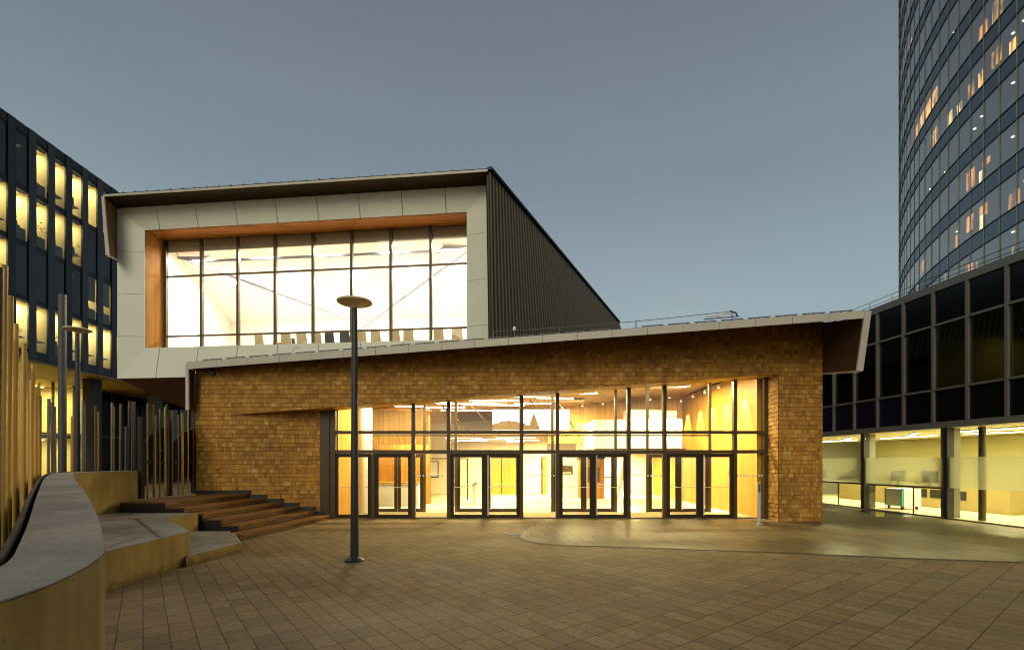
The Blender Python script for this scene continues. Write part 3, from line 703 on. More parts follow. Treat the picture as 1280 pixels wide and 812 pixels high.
# inner stairs rail, notice board, turnstile-ish barriers, fire alarm
st = empty('stair_handrail', (2.0, 24.5, .013), 'thin steel handrail in the bright foyer behind the doors', 'handrail')
b = MB(); b.tube([(1.7, 24, 1.0), (2.6, 24.4, 1.45), (3.0, 24.5, 1.45)], .025, 8); b.build('rail', M['steel'], st)
for x, y, z in ((1.75, 24.02, 1.0), (2.6, 24.4, 1.43)): MB().tube([(x, y, .013), (x, y, z)], .02, 8).build('post', M['steel'], st)
nb = empty('notice_board', (3.0, 29.9, 1.2), 'dark framed notice on the white foyer back wall', 'notice board')
MB().box(2.4, 3.3, 26.3, 26.34, 1.35, 1.8).build('sheet', M['bronze'], nb); nb.location = (2.85, 26.3, 1.35)
for c in nb.children: c.data.transform(Matrix.Translation(Vector((3.0, 29.9, 1.2)) - nb.location))
MB().box(1.9, 3.5, 26.36, 26.6, .02, 3.0).build('inner_wall', M['white'], HALL)
for x, lb in ((-2.6, 'glass topped steel barrier left in the foyer behind a narrow pane'), (-1.75, 'steel barrier right of its twin in the foyer')):
    t = empty('access_barrier', (x, 22.5, .013), lb, 'barrier')
    MB().box(x - .06, x + .06, 22.0, 23.2, .013, .95).build('body', M['steel'], t)
    MB().box(x - .07, x + .07, 21.95, 23.25, .95, 1.0).build('top', M['doorframe'], t)
fa = empty('fire_alarm', (8.67, 19.3, 1.5), 'small red fire alarm box on the timber wall right of the doors', 'fire alarm')
MB().box(8.64, 8.70, 19.25, 19.37, 1.5, 1.62).build('casing', M['red'], fa)
MB().box(8.632, 8.64, 19.29, 19.33, 1.54, 1.58).build('button', M['white'], fa)

# ---------------- upper storey box
PR = Vector((-.858, 18.5, 0)); PL = Vector((-16.49, 20.2, 0))
eU = (PR - PL).normalized(); nU = Vector((eU.y, -eU.x, 0)); WU = (PR - PL).length
def U(s, z, dep=0.0):  # s from the left corner, dep behind the face
    return PL + eU * s - nU * dep + Vector((0, 0, z))
ZB, ZTp = 5.48, 12.58
SI0, SI1, ZI0, ZI1, DI = 1.05, WU - .93, 6.78, 11.72, .22
def quadplate(name, pts, mat, off, parent=HALL):
    return MB().plate(pts, off).build(name, mat, parent)
back = tuple(-nU * .06)
# splayed frame panels with open joints: left, right, top, bottom
def splay(o0, o1, i0, i1, n, name):
    root = None
    b = MB()
    for k in range(n):
        g0 = k / n; g1 = (k + 1) / n; e = .0009 if n > 1 else 0
        a = o0.lerp(o1, g0 + (e if k else 0)); c = o0.lerp(o1, g1 - (e if k < n - 1 else 0))
        li = (i1 - i0); 
        def inner(w): return i0 + li * max(0, min(1, (w - i0).dot(li) / li.dot(li)))
        p = inner(a) if k else i0; q = inner(c) if k < n - 1 else i1
        b.plate([a, c, q, p], back)
    return b.build(name, M['panel'], HALL)
OLb, OLt, ORb, ORt = U(0, ZB), U(0, ZTp), U(WU, ZB), U(WU, ZTp)
ILb, ILt, IRb, IRt = U(SI0, ZI0, DI), U(SI0, ZI1, DI), U(SI1, ZI0, DI), U(SI1, ZI1, DI)
splay(OLb, OLt, ILb, ILt, 4, 'frame_panel'); splay(ORb, ORt, IRb, IRt, 4, 'frame_panel')
splay(OLt, ORt, ILt, IRt, 9, 'frame_panel'); splay(OLb, ORb, ILb, IRb, 9, 'frame_panel')
bb = [U(-.0, ZB, .09), U(WU, ZB, .09), U(WU, ZTp, .09), U(0, ZTp, .09)]
# dark joint backing ring
b = MB()
o4 = [U(.01, ZB + .01, .07), U(WU - .01, ZB + .01, .07), U(WU - .01, ZTp - .01, .07), U(.01, ZTp - .01, .07)]
i4 = [U(SI0 - .02, ZI0 - .02, DI + .07), U(SI1 + .02, ZI0 - .02, DI + .07), U(SI1 + .02, ZI1 + .02, DI + .07), U(SI0 - .02, ZI1 + .02, DI + .07)]
for k in range(4): b.plate([o4[k], o4[(k + 1) % 4], i4[(k + 1) % 4], i4[k]], tuple(-nU * .03))
b.build('joint_backing', M['soffit'], HALL)
# timber reveals
DW = 1.18
tr = .05
quadplate('reveal', [U(SI0, ZI1, DI + .01), U(SI1, ZI1, DI + .01), U(SI1, ZI1, DW + .2), U(SI0, ZI1, DW + .2)], M['woodreveal'], (0, 0, .05))
quadplate('reveal', [U(SI0, ZI0, DI + .01), U(SI0, ZI1, DI + .01), U(SI0, ZI1, DW + .2), U(SI0, ZI0, DW + .2)], M['woodreveal_v'], tuple(-eU * .05))
quadplate('reveal', [U(SI1, ZI0, DI + .01), U(SI1, ZI1, DI + .01), U(SI1, ZI1, DW + .2), U(SI1, ZI0, DW + .2)], M['woodreveal_v'], tuple(eU * .05))
quadplate('window_ledge', [U(SI0, ZI0, DI + .01), U(SI1, ZI0, DI + .01), U(SI1, ZI0, DW + .2), U(SI0, ZI0, DW + .2)], M['panel'], (0, 0, -.05))
# window grid
s0w, s1w = SI0 + .10, SI1
nb_ = 8; pitch = (s1w - s0w) / nb_
ZW1, ZW2 = 10.12, 7.50
def vbar(s, wd, z0, z1, d0, d1): return MB().plate([U(s - wd, z0, d0), U(s + wd, z0, d0), U(s + wd, z1, d0), U(s - wd, z1, d0)], tuple(-nU * (d1 - d0)))
for k in range(nb_ + 1):
    s = s0w + pitch * k
    vbar(s, .055 if k else .06, ZI0 + .002, ZI1 - .002, DW - .05, DW + .08).build('mullion', M['bronze'], HALL)
for k in range(nb_):
    a = s0w + pitch * k + .047; c = s0w + pitch * (k + 1) - .047
    for z in (ZW1, ZW2):
        MB().plate([U(a, z - .035, DW - .02), U(c, z - .035, DW - .02), U(c, z + .035, DW - .02), U(a, z + .035, DW - .02)], tuple(-nU * .08)).build('transom', M['bronze'], HALL)
    wn = MB().plate([U(a, ZI0 + .01, DW + .02), U(c, ZI0 + .01, DW + .02), U(c, ZI1 - .01, DW + .02), U(a, ZI1 - .01, DW + .02)], tuple(-nU * .012)).build('window', M['glassup'], HALL)
    MB().plate([U(a, ZI1 - .5, DW + .09), U(c, ZI1 - .5, DW + .09), U(c, ZI1 - .01, DW + .1), U(a, ZI1 - .01, DW + .1)], tuple(-nU * .05)).build('blind', plain('beige blind', (.45, .38, .22), .8) if k == 0 else bpy.data.materials['beige blind'], wn)
_t = bpy.data.materials['beige blind'].node_tree; _p = _t.nodes['Principled BSDF']
_tl = N(_t, 'ShaderNodeBsdfTranslucent'); _tl.inputs[0].default_value = (.035, .028, .014, 1)
_mx = N(_t, 'ShaderNodeAddShader'); _t.links.new(_p.outputs[0], _mx.inputs[0]); _t.links.new(_tl.outputs[0], _mx.inputs[1])
_t.links.new(_mx.outputs[0], _t.nodes['Material Output'].inputs[0])
# upper room shell
ZF = 6.62
dl = Vector((-.386, 1, 0)); dr = Vector((.45, 1, 0))
def deep(p, d, L): return Vector((p.x + d.x * L, p.y + L, p.z))
RL, RR = U(SI0 + .02, 0, DW + .25), U(SI1 - .02, 0, DW + .25)
RLb, RRb = RL + Vector((-2.2, 8.5, 0)), RR + Vector((3.0, 8.5, 0))
mroom = plain('white room plaster', (.85, .80, .72), .7, var=.02)
MB().prism([tuple(p.xy) for p in (RL, RR, RRb, RLb)], ZF - .15, ZF).build('room_floor', plain('room carpet', (.55, .45, .25), .8), HALL)
MB().prism([tuple(p.xy) for p in (RL, RR, RRb, RLb)], [11.75, 11.75, 10.6, 10.6], [11.87, 11.87, 10.72, 10.72]).build('room_ceiling', mroom, HALL)
for a, c in ((RL, RLb), (RLb, RRb), (RRb, RR)):
    d = (c - a).normalized(); n = Vector((-d.y, d.x, 0)) * .12
    MB().prism([tuple(q.xy) for q in (a, c, c + n, a + n)], ZF, [11.7 if a is not RLb else 10.7, 10.7 if a is not RRb else 11.7] * 1 + [10.7 if a is not RRb else 11.7, 11.7 if a is not RLb else 10.7]).build('room_wall', mroom, HALL)
# grey crossing roof members seen through the glass
mbeam = plain('pale grey beam', (.24, .255, .30), .6, var=.03)
def zceil(y): return 11.7 - (y - 20.5) * 1.15 / 8.5
for p, q in (((-14.8, 22.2, 11.2), (-2.2, 27.5, 7.6)), ((-1.9, 20.6, 11.0), (-11.5, 27.5, 7.4)), ((-14.5, 22, 11.1), (-2.0, 20.9, 11.15))):
    MB().tube([p, q], .065, 8).build('roof_strut', mbeam, HALL)
mgus = plain('grey gusset', (.22, .22, .24), .6)
b = MB(); b.plate([at(213, 321, 22.4), at(262, 319.5, 22.4), at(240, 327, 22.4)], (0, .05, 0)); b.build('roof_strut', mgus, HALL)
b = MB(); b.plate([at(545, 317, 21.4), at(557, 304, 21.4), at(588, 302, 21.4), at(588, 307, 21.4)], (0, .05, 0)); b.build('roof_strut', mgus, HALL)
# lamps in the room
for k, s in enumerate((2.2, 5.2, 8.2, 11.2, 13.6)):
    p = U(s, 0, 4.6); z = zceil(p.y) - .12
    o = empty('ceiling_panel_light', (p.x, p.y, z), 'flush ceiling panel light in the bright upper room', 'ceiling light', 'panel lights in the upper room', -.108)
    MB().box(-.3, .3, -.3, .3, 0, .03).build('diffuser', M['strip_up'], o, local=True)
    area_light('upper_room_lamp', (p.x, p.y, z - .02), 1.3, 1.3, 520, (1.0, .88, .72))
    area_light('upper_room_lamp', tuple(U(s, 11.25, 1.9)), .9, .5, 160, (1.0, .91, .80))
for s_ in (1.6, 4.4, 7.2, 10.0, 12.8):
    for d_ in (4.5, 7.5): area_light('hidden_ceiling_fill', tuple(U(s_, 6.9, d_)), 1.6, 1.0, 62, (1.0, .87, .74), (math.pi, 0, 0))  # added lights without fittings, out of sight, to brighten the ceiling
# eave of the upper box, folded left end
EO = .82
eL = U(.27, ZTp + .02, -EO); eR = U(WU + .06, ZTp + .02, -EO); wL = U(-.35, ZTp + .02, .2); wR = U(WU + .2, ZTp + .02, .2)
ENDT = Vector((6.9, 31.4, 10.95)); ENDL = Vector((-19.6, 31.4, 10.95))
b = MB(); tp = Vector((0, 0, .12))
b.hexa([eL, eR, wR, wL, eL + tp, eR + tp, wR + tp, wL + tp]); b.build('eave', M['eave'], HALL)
b = MB(); b.hexa([wL, wR, ENDT, ENDL, wL + tp, wR + tp, ENDT + tp, ENDL + tp]); b.build('roof', M['roof'], HALL)
ed = eR - eL; b = MB(); b.slab(eL + nU * .002 + Vector((0, 0, -.0)), ed, nU * .03, Vector((0, 0, .075))); b.build('roof_edge_trim', M['fascia'], HALL)
for k in range(30):
    p = eL.lerp(eR, (k + .4) / 30) - nU * .1 + Vector((0, 0, .12))
    MB().box(p.x - .015, p.x + .015, p.y - .03, p.y + .03, p.z - .01, p.z + .09).build('roof_clip', M['black'], HALL)
# left folded fin
fA, fB = U(0, ZTp, 0), U(0, 10.45, 0); fC = eL + Vector((0, 0, 0)); fD = Vector((eL.x + .13, eL.y + .05, 10.28))
MB().plate([fA, fB, fD, fC], (-.06, .01, 0)).build('folded_eave_end', bpy.data.materials['rusty brown lining'], HALL)
b = MB(); b.slab(fC + Vector((-.1, -.04, 0)), fD - fC, Vector((.11, 0, 0)), Vector((0, .05, 0))); b.build('eave_end_trim', M['fascia'], HALL)
b = MB(); b.slab(fD + Vector((-.08, 0, -.04)), fB - fD, Vector((.1, .02, 0)), Vector((0, 0, .05))); b.build('eave_end_trim', M['fascia'], HALL)
# corrugated right side: ruled surface with ribs
T0 = eR + Vector((.02, 0, .12)); T1 = ENDT + Vector((0, 0, .12))
B0 = Vector((eR.x + .12, eR.y + .35, 5.0)); B1 = Vector((9.2, 31.5, 5.0))
b = MB(); nr = 70; prof = [(0, 0), (.34, 0), (.46, .045), (.80, .045), (.92, 0)]
nn = Vector((1, -.42, 0)).normalized()
tops, bots = [], []
for i in range(nr):
    for t, o_ in prof:
        q = (i + t) / nr
        tops.append(T0.lerp(T1, q) + nn * o_); bots.append(B0.lerp(B1, q) + nn * o_)
n = len(tops); b.add(tops + bots, [(i, i + 1, n + i + 1, n + i) for i in range(n - 1)])
b.add([p - nn * .1 for p in tops] + [p - nn * .1 for p in bots], [(i, n + i, n + i + 1, i + 1) for i in range(n - 1)])
b.build('side_wall', M['corrugated'], HALL)
b = MB(); b.slab(T0 + Vector((-.04, -.02, -.06)), T1 - T0, Vector((.16, -.05, 0)), Vector((0, 0, .10))); b.build('verge_trim', M['black'], HALL)
b = MB(); b.slab(U(WU + .0, ZB, -.0), eU * .10, Vector((0, 0, ZTp - ZB - .02)), -nU * .1); b.build('corner_trim', M['fascia'], HALL)
for k in range(9):
    p = U(WU + .1, 5.9 + k * .75, .0); MB().box(p.x, p.x + .05, p.y - .06, p.y, p.z, p.z + .03).build('cladding_clip', M['white'], HALL)
# left side, underside
MB().plate([U(0, ZB, .02), U(0, ZTp, .02), ENDL + Vector((.3, 0, 0)), Vector((ENDL.x + .3, ENDL.y, ZB - .5))], (.08, 0.02, 0)).build('side_wall', M['corrugated'], HALL)
MB().plate([U(.02, ZB - .0, .03), U(WU, ZB, .03), Vector((6.8, 31.4, ZB - .9)), Vector((-19.3, 31.4, ZB - .9))], (0, 0, .08)).build('underside', M['redsoffit'], HALL)

# ---------------- small things on the hall
o = empty('wall_speaker', (at(266.7, 466, YO)), 'round black fitting with two eyes on shingles under the left eave', 'loudspeaker')
c = at(266.7, 466, YO)
b = MB(); b.tube([c + Vector((0, -.02, 0)), c + Vector((0, -.10, 0))], .10, 18); b.build('casing', M['black'], o)
for dx in (-.035, .04):
    b = MB(); b.tube([c + Vector((dx, -.10, .01)), c + Vector((dx, -.112, .01))], .022, 10); b.build('eye', M['silverpole'], o)
cb = empty('roof_safety_cable', (fl + dn * (L * .46) + Vector((0, .8, TH + .03))), 'thin sagging safety cable on short posts along the lower roof edge', 'safety cable')
p = at(617, 414.5, 16.4); q = at(915, 389, 16.2)
b = MB(); b.tube([p.lerp(q, k / 12) - Vector((0, 0, .06 * math.sin(math.pi * k / 12))) for k in range(13)], .012, 5); b.build('cable', M['alud'], cb)
for tt in (0, .28, .6, 1.0):
    k = p.lerp(q, tt); zr = fl.z + (k.x - fl.x) * (fr_.z - fl.z) / (fr_.x - fl.x) + TH
    b = MB(); b.tube([(k.x, k.y, zr), (k.x, k.y, k.z - .06 * math.sin(math.pi * tt))], .018, 6); b.build('post', M['alud'], cb)
dv = empty('roof_anchor_frame', at(905, 396, 16.2), 'small tangle of white brackets and rods on roof above right doors', 'roof anchor')
def rp(px, py, Y=16.2): return at(px, py, Y)
for pts, r, nm, mt in (([(884, 396), (915, 391)], .025, 'rod', 'white'), ([(884, 398), (883, 394)], .02, 'bracket', 'white'), ([(898, 396), (906, 391), (912, 392)], .03, 'bracket', 'white'),
                       ([(912, 388.5), (920, 391), (922, 396)], .025, 'arm', 'lamp'), ([(880, 399), (924, 395)], .02, 'rod', 'alud')):
    MB().tube([rp(*p) for p in pts], r, 6).build(nm, M[mt], dv)
cm = empty('roof_camera', at(643, 414, 16.4), 'tiny white camera on a stub above the roof edge by ribbed wall', 'camera')
c = at(643, 413, 16.4); MB().tube([c - Vector((0, 0, .16)), c], .02, 6).build('stub', M['alud'], cm)
MB().lathe(c, [(.05, 0), (.06, .05), (.04, .13), (.01, .14)], 10).build('head', M['white'], cm)
c = at(367.5, 438, 16.0); o = empty('roof_spigot', c - Vector((0, 0, .1)), 'small curled lamp arm standing on the roof under the upper window', 'roof fitting')
b = MB(); b.tube([c + Vector((-.02, 0, -.14)), c + Vector((-.03, 0, .04)), c + Vector((.05, 0, .10)), c + Vector((.2, 0, .1))], .016, 6); b.build('arm', M['steel'], o)

# chairs in the upper room
def make_chair(mat, label):
    r = empty('chair', (0, 0, 0), label, 'chair', 'chairs by the upper window')
    MB().box(-.24, .24, -.24, .24, .44, .50).build('seat', mat, r, local=True, bevel=.02)
    MB().plate([(-.24, -.22, .55), (.24, -.22, .55), (.22, -.30, 1.0), (-.22, -.30, 1.0)], (0, .04, 0)).build('backrest', mat, r, local=True, bevel=.015)
    for x in (-.2, .2):
        for y in (-.2, .2): MB().tube([(x, y, .44), (x * 1.1, y * 1.1, 0)], .014, 6).build('leg', M['steel'], r, local=True)
    return r
proto = {}
for px, kind in ((329, 0), (361, 0), (380, 0), (399, 0), (416, 1), (434, 1), (454, 0), (473, 0), (497, 0), (513, 0), (551, 0), (573, 0)):
    if kind not in proto:
        o = make_chair(M['chaird'] if kind else M['chair'], 'dark chair with its back to the upper window' if kind else 'pale chair with its back to the upper window'); proto[kind] = o
    else: o = copy_tree(proto[kind])
    p = at(px, 420, 21.9); dd = U(0, 0, 1.9); 
    Y = PL.y + 1.95 - (p.x - PL.x) * .108; o.location = ((px - 640) / F * Y, Y, ZF); o.rotation_euler = (0, 0, -.108 + random.uniform(-.2, .2))
lc = at(349, 420, 23.6); o = empty('lectern', (lc.x, 23.6, ZF), 'brown wooden lectern in the upper room beside a leaning monitor', 'lectern')
MB().box(lc.x - .22, lc.x + .22, 23.4, 23.8, ZF, ZF + 1.15).build('body', M['wooddark'], o)
b = MB(); b.slab((lc.x - .3, 23.3, ZF + 1.16), (.6, 0, 0), (0, .55, .18), (0, 0, .03)); b.build('top', M['wooddark'], o)
o = empty('monitor', (lc.x + .55, 23.5, ZF), 'slim dark monitor on a stand beside the lectern upstairs', 'monitor')
MB().tube([(lc.x + .6, 23.5, ZF), (lc.x + .6, 23.5, ZF + 1.0)], .02, 6).build('stand', M['black'], o)
b = MB(); b.slab((lc.x + .45, 23.45, ZF + .85), (.4, .05, .05), (.02, .05, 0), (-.08, 0, .5)); b.build('screen', M['black'], o)
lc = at(396, 420, 24.4); o = empty('wooden_cabinet', (lc.x, 24.4, ZF), 'narrow orange wooden cabinet in the middle of the upper room', 'cabinet')
MB().box(lc.x - .16, lc.x + .16, 24.3, 24.7, ZF, ZF + 1.5).build('body', M['wooddark'], o)
MB().box(lc.x - .14, lc.x + .14, 24.28, 24.3, ZF + .1, ZF + 1.4).build('door', M['woodwarmx'], o)

# ================================================================== WOODEN STEPS
ST = empty('wooden_steps', (-7.5, 13, 0), 'broad orange brown timber steps climbing beside the shingle wall', 'steps')
H = .155; dS = Vector((.12, 1, 0)); 
def wall_y(x):  # face of the recess / flush wall
    return YO - .03 if x < XREC else YO - .03 + (x - XREC) * (YG - YO) / (XJ - .12 - XREC)
starts = [12.25, 12.95, 13.0, 13.0, 13.0, 13.0]
for k in range(6):
    x0 = -6.87 - .5 * k; x1 = x0 - .5 if k < 5 else -10.62; ys = starts[k]; z = H * (k + 1)
    def edge_x(xx, y): return xx + .12 * (y - 12.3)
    ye = wall_y(edge_x(x0, 16.4)) if k else 16.75
    b = MB(); np_ = 4 if k < 5 else 8
    yend0 = min(ye, wall_y(edge_x(x0, 16.4)))
    for j in range(np_):
        a = x0 + (x1 - x0) * j / np_; c = x0 + (x1 - x0) * (j + 1) / np_ + .02
        def lim(xx):
            e = edge_x(xx, 16.4); return wall_y(max(e, XL)) 
        q = [(edge_x(a, ys), ys), (edge_x(a, lim(a)), lim(a)), (edge_x(c, lim(c)), lim(c)), (edge_x(c, ys), ys)]
        if k == 5: q = [(min(p[0], 99), p[1]) for p in q]
        b.prism(q, z - .04, z)
    # riser: two boards with a dark gap
    xr = x0 - .015
    for za, zb_ in ((z - H + .02, z - .10), (z - .078, z - .046)):
        b.prism([(edge_x(xr, ys), ys), (edge_x(xr, lim(xr)), lim(xr)), (edge_x(xr - .03, lim(xr)), lim(xr)), (edge_x(xr - .03, ys), ys)], za, zb_)
    o = b.build('step', M['decking'], ST)
    b = MB(); q0, q1 = xr - .035, x1 - .02
    b.prism([(edge_x(q0, ys + .012), ys + .012), (edge_x(q0, lim(q0) - .01), lim(q0) - .01), (edge_x(q1, lim(q1) - .01), lim(q1) - .01), (edge_x(q1, ys + .012), ys + .012)], .005 + .001 * k, z - .042)
    b.build('end_block', M['black'], o)
    # black skirting on the wall above the step
    xa, xb = edge_x(x0, 16.4), edge_x(x1, 16.4)
    sk = MB()
    for xa, xb in ([(xa, xb)] if k < 5 else [(xa, XREC), (XREC, XL)]):
        wa, wb = wall_y(xa), wall_y(xb)
        sk.prism([(xa, wa - .05), (xb, wb - .05), (xb, wb + .01), (xa, wa + .01)], z + .002, z + .12)
    sk.build('skirting', M['black'], o)

# ================================================================== CONCRETE SEATS AND CURVED WALL
def concrete_block(name, poly, ztop, label, cat, top=True):
    r = empty(name, (poly[0][0], poly[0][1], 0), label, cat)
    zt = ztop if isinstance(ztop, list) else [ztop] * len(poly)
    MB().prism(poly, 0.0, [z - .012 for z in zt]).build('body', M['concrete'], r, bevel=.0)
    MB().prism(poly, [z - .011 for z in zt], zt).build('top', M['coping'], r, bevel=.005)
    return r
UP = [(-6.15, 6.9), (-6.3, 9.47), (-8.39, 11.73), (-8.34, 12.85), (-10.55, 12.93), (-10.5, 12.2), (-9.85, 11.05), (-7.25, 8.1)]
up = concrete_block('concrete_seat', UP, .645, 'upper pale concrete seating block with dark scored lines on top', 'seating block')
b = MB()
def topz(p): return .6485
for (a, c) in (((134, 682.5), (176, 671)), ((129, 674.5), (168, 664)), ((126, 664.5), (184, 655.0)), ((170, 647.5), (200, 671.5)), ((126, 650.5), (172, 648))):
    p = on_z(*a, .645); q = on_z(*c, .645); d = (q - p).normalized(); n_ = Vector((-d.y, d.x, 0)) * (.014 if abs(d.x) < abs(d.y) * .9 else .03)
    b.add([(v.x, v.y, topz(v)) for v in (p - n_, q - n_, q + n_, p + n_)], [(0, 1, 2, 3)])
b.build('scored_lines', M['black'], up, recalc=False)
LO = [(-6.2, 9.2), (-6.03, 10.78), (-7.05, 12.3), (-7.25, 12.2), (-7.3, 12.55), (-8.3, 12.55), (-8.35, 11.8), (-6.32, 9.5)]
concrete_block('concrete_seat', LO, .205, 'low concrete slab step in front of the wooden steps', 'seating block')
# parapet
redge = [(-1.79, 1.2, 1.5), (-1.80, 1.5, 1.5), (-1.85, 1.746, 1.5), (-1.91, 2.01, 1.5), (-2.08, 2.38, 1.5), (-2.20, 2.61, 1.52), (-2.45, 2.90, 1.54), (-3.04, 3.55, 1.6), (-4.37, 4.96, 1.68),
         (-7.1, 7.85, 1.735), (-9.3, 10.25, 1.745), (-10.2, 11.3, 1.747), (-10.6, 12.2, 1.75), (-10.72, 13.1, 1.75), (-10.76, 13.92, 1.75)]
def catmull(P, m=6):
    out = []
    for i in range(len(P) - 1):
        p0, p1, p2, p3 = P[max(i - 1, 0)], P[i], P[i + 1], P[min(i + 2, len(P) - 1)]
        for k in range(m):
            t = k / m
            out.append(tuple(.5 * ((2 * b) + (-a + c) * t + (2 * a - 5 * b + 4 * c - d) * t * t + (-a + 3 * b - 3 * c + d) * t ** 3) for a, b, c, d in zip(p0, p1, p2, p3)))
    out.append(P[-1]); return out
cr = [Vector(p) for p in catmull(redge)]
def offs(C, d):
    out = []
    for i, p in enumerate(C):
        t = (C[min(i + 1, len(C) - 1)] - C[max(i - 1, 0)]); t.z = 0; t.normalize()
        out.append(Vector((p.x - t.y * d, p.y + t.x * d, p.z)))
    return out
cl = offs(cr, .36)
CW = empty('curved_wall', (-4.4, 5.0, 0), 'curved concrete parapet wall with smooth grey top, nearest at lower left', 'wall')
def sweep(A, B, z0f, z1f):
    n = len(A); vs = []
    for a, c in zip(A, B): vs += [(a.x, a.y, z0f(a)), (a.x, a.y, z1f(a)), (c.x, c.y, z1f(c)), (c.x, c.y, z0f(c))]
    fs = [(0, 1, 2, 3), tuple(4 * (n - 1) + k for k in (3, 2, 1, 0))]
    for i in range(n - 1):
        for k in range(4):
            fs.append((4 * i + k, 4 * i + (k + 1) % 4, 4 * i + 4 + (k + 1) % 4, 4 * i + 4 + k))
    return MB().add(vs, fs)
sweep(cr, cl, lambda p: 0.0, lambda p: p.z - .013).build('body', M['concrete'], CW, smooth=True)
sweep(cr, cl, lambda p: p.z - .012, lambda p: p.z).build('top', M['coping'], CW, smooth=True, bevel=.008)
# dark strip behind the wall, in place of shade at the pole feet
kb = offs(cr, .39); kb2 = offs(cr, .415)
tag(sweep(kb[8:], kb2[8:], lambda p: 0.0, lambda p: p.z + .01).build('shade_strip', M['gate']), 'low black strip added as shade between curved wall and golden poles', 'shade strip')

# ================================================================== POLES
GP = 'tall metal poles along the curved wall'
def pole(x, y, z1, mat, r, label, group):
    o = MB().lathe((0, 0, 0), [(r, 0), (r, z1 - .004), (r - .004, z1)], 12).build('metal_pole', mat, smooth=True)
    o.location = (x, y, 0); o.rotation_euler = (R_(random.uniform(-.35, .35)), R_(random.uniform(-.35, .35)), 0)
    tag(o, label, 'pole', group); return o
cp = offs(cr, .56)[38:-20]
for p_ in cp: p_.z = 0
acc = 0; nxt = .12; idx = 0
for i in range(len(cp) - 1):
    a, c = cp[i], cp[i + 1]; l = (c - a).length
    while acc + l >= nxt:
        p = a.lerp(c, (nxt - acc) / l); jit = random.uniform(-.04, .22); d = (c - a).normalized()
        p = p + Vector((-d.y, d.x, 0)) * jit
        k = random.random()
        mt, lb = (M['goldpole'], 'golden metal pole in the dense row left of the curved wall') if k < .74 else (M['silverpole'], 'grey metal pole among golden ones left of the curved wall') if k < .86 else (M['brownpole'], 'brown metal pole among golden ones left of the curved wall')
        pole(p.x, p.y, 3.72 + random.uniform(-.32, .14) - .012 * p.y, mt, random.choice((.027, .031, .036)), lb, GP)
        nxt += random.uniform(.12, .22); idx += 1
    acc += l
for px, ty in ((60, 498), (66.5, 503), (69, 508), (89, 520), (103, 500), (105.5, 506), (119.5, 507), (122, 514), (139.5, 503), (142, 508), (150, 505), (152, 517), (157.5, 533), (161, 501), (165.5, 502), (168, 502)):
    Y = F * 11.4 / (640 - px); z1 = 2 + (577 - ty) / F * Y
    k = random.random()
    mt, lb = (M['silverpole'], 'grey metal pole standing behind the far end of the curved wall') if k < .55 else (M['goldpole'], 'golden metal pole standing behind the far end of the curved wall') if k < .8 else (M['brownpole'], 'brown metal pole standing behind the far end of the curved wall')
    pole(-11.4, Y, z1, mt, .029 if px > 70 else .035, lb, 'metal poles behind the far end of the curved wall')
# gate between the wall end and the building
GX = -10.74
GT = empty('metal_gate', (GX, 15.2, .94), 'black double gate with upright metal rods between curved wall and shingles', 'gate')
def gy(px): return F * -GX / (640 - px)
for (pa, pb, sgn) in ((177, 210, 1), (212, 243, -1)):
    ya, yb = gy(pa), gy(pb); m_ = (ya + yb) / 2
    prof = [(ya, .96), (ya + .12, .96), (ya + .12, 1.28), (m_ + .0, 1.62), (yb - .14, 1.36), (yb - .14, .96), (yb, .96), (yb, 2.95 if sgn > 0 else 3.0), (m_, 2.95), (ya, 2.55)]
    left = [(ya, .96), (ya + .12, .96), (ya + .12, 1.28), (m_, 1.62), (m_, 2.95), (ya, 2.5)]
    right = [(m_, 1.62), (yb - .14, 1.36), (yb - .14, .96), (yb, .96), (yb, 3.15), (m_, 2.95)]
    b = MB(); b.plate([(GX, y, z) for y, z in left], (-.03, 0, 0)); b.plate([(GX + .0005, y, z) for y, z in right], (-.03, 0, 0))
    o = b.build('gate_leaf', M['gate'], GT)
    b = MB(); b.tube([(GX + .09, ya + .08, 2.0), (GX + .09, yb - .06, 2.0)], .028, 8); b.box(GX + .03, GX + .13, ya + .02, ya + .16, 1.95, 2.05); b.build('push_bar', M['lamp'], o)
    b = MB(); yy = m_ + .1 * sgn
    b.tube([(GX + .05, yy + .06, 2.52), (GX + .05, yy - .03, 2.5), (GX + .05, yy + .03, 2.42), (GX + .05, yy - .03, 2.36), (GX + .05, yy + .07, 2.33)], .012, 6); b.build('handle', M['steel'], o)
for y in (gy(176), gy(211), gy(244)):
    MB().box(GX - .06, GX + .06, y - .05, y + .05, .94, 3.3).build('gate_post', M['gate'], GT)
for px, ty in ((180, 504), (188, 506), (190, 519), (195.5, 511), (202, 508), (204, 505), (206.5, 516), (211.5, 514), (219, 518), (223.5, 516), (225, 520), (231.5, 512), (238, 513), (243.5, 518), (247, 521), (251, 523), (254.5, 514)):
    y = gy(px); b = MB(); x = GX + .10
    b.lathe((x, y, .935), [(.022, 0), (.022, 2 + (577 - ty) / F * y - .935)], 8)
    b.build('gate_rod', random.choice((M['silverpole'], M['silverpole'], M['goldpole'], M['brownpole'])), GT, smooth=True)

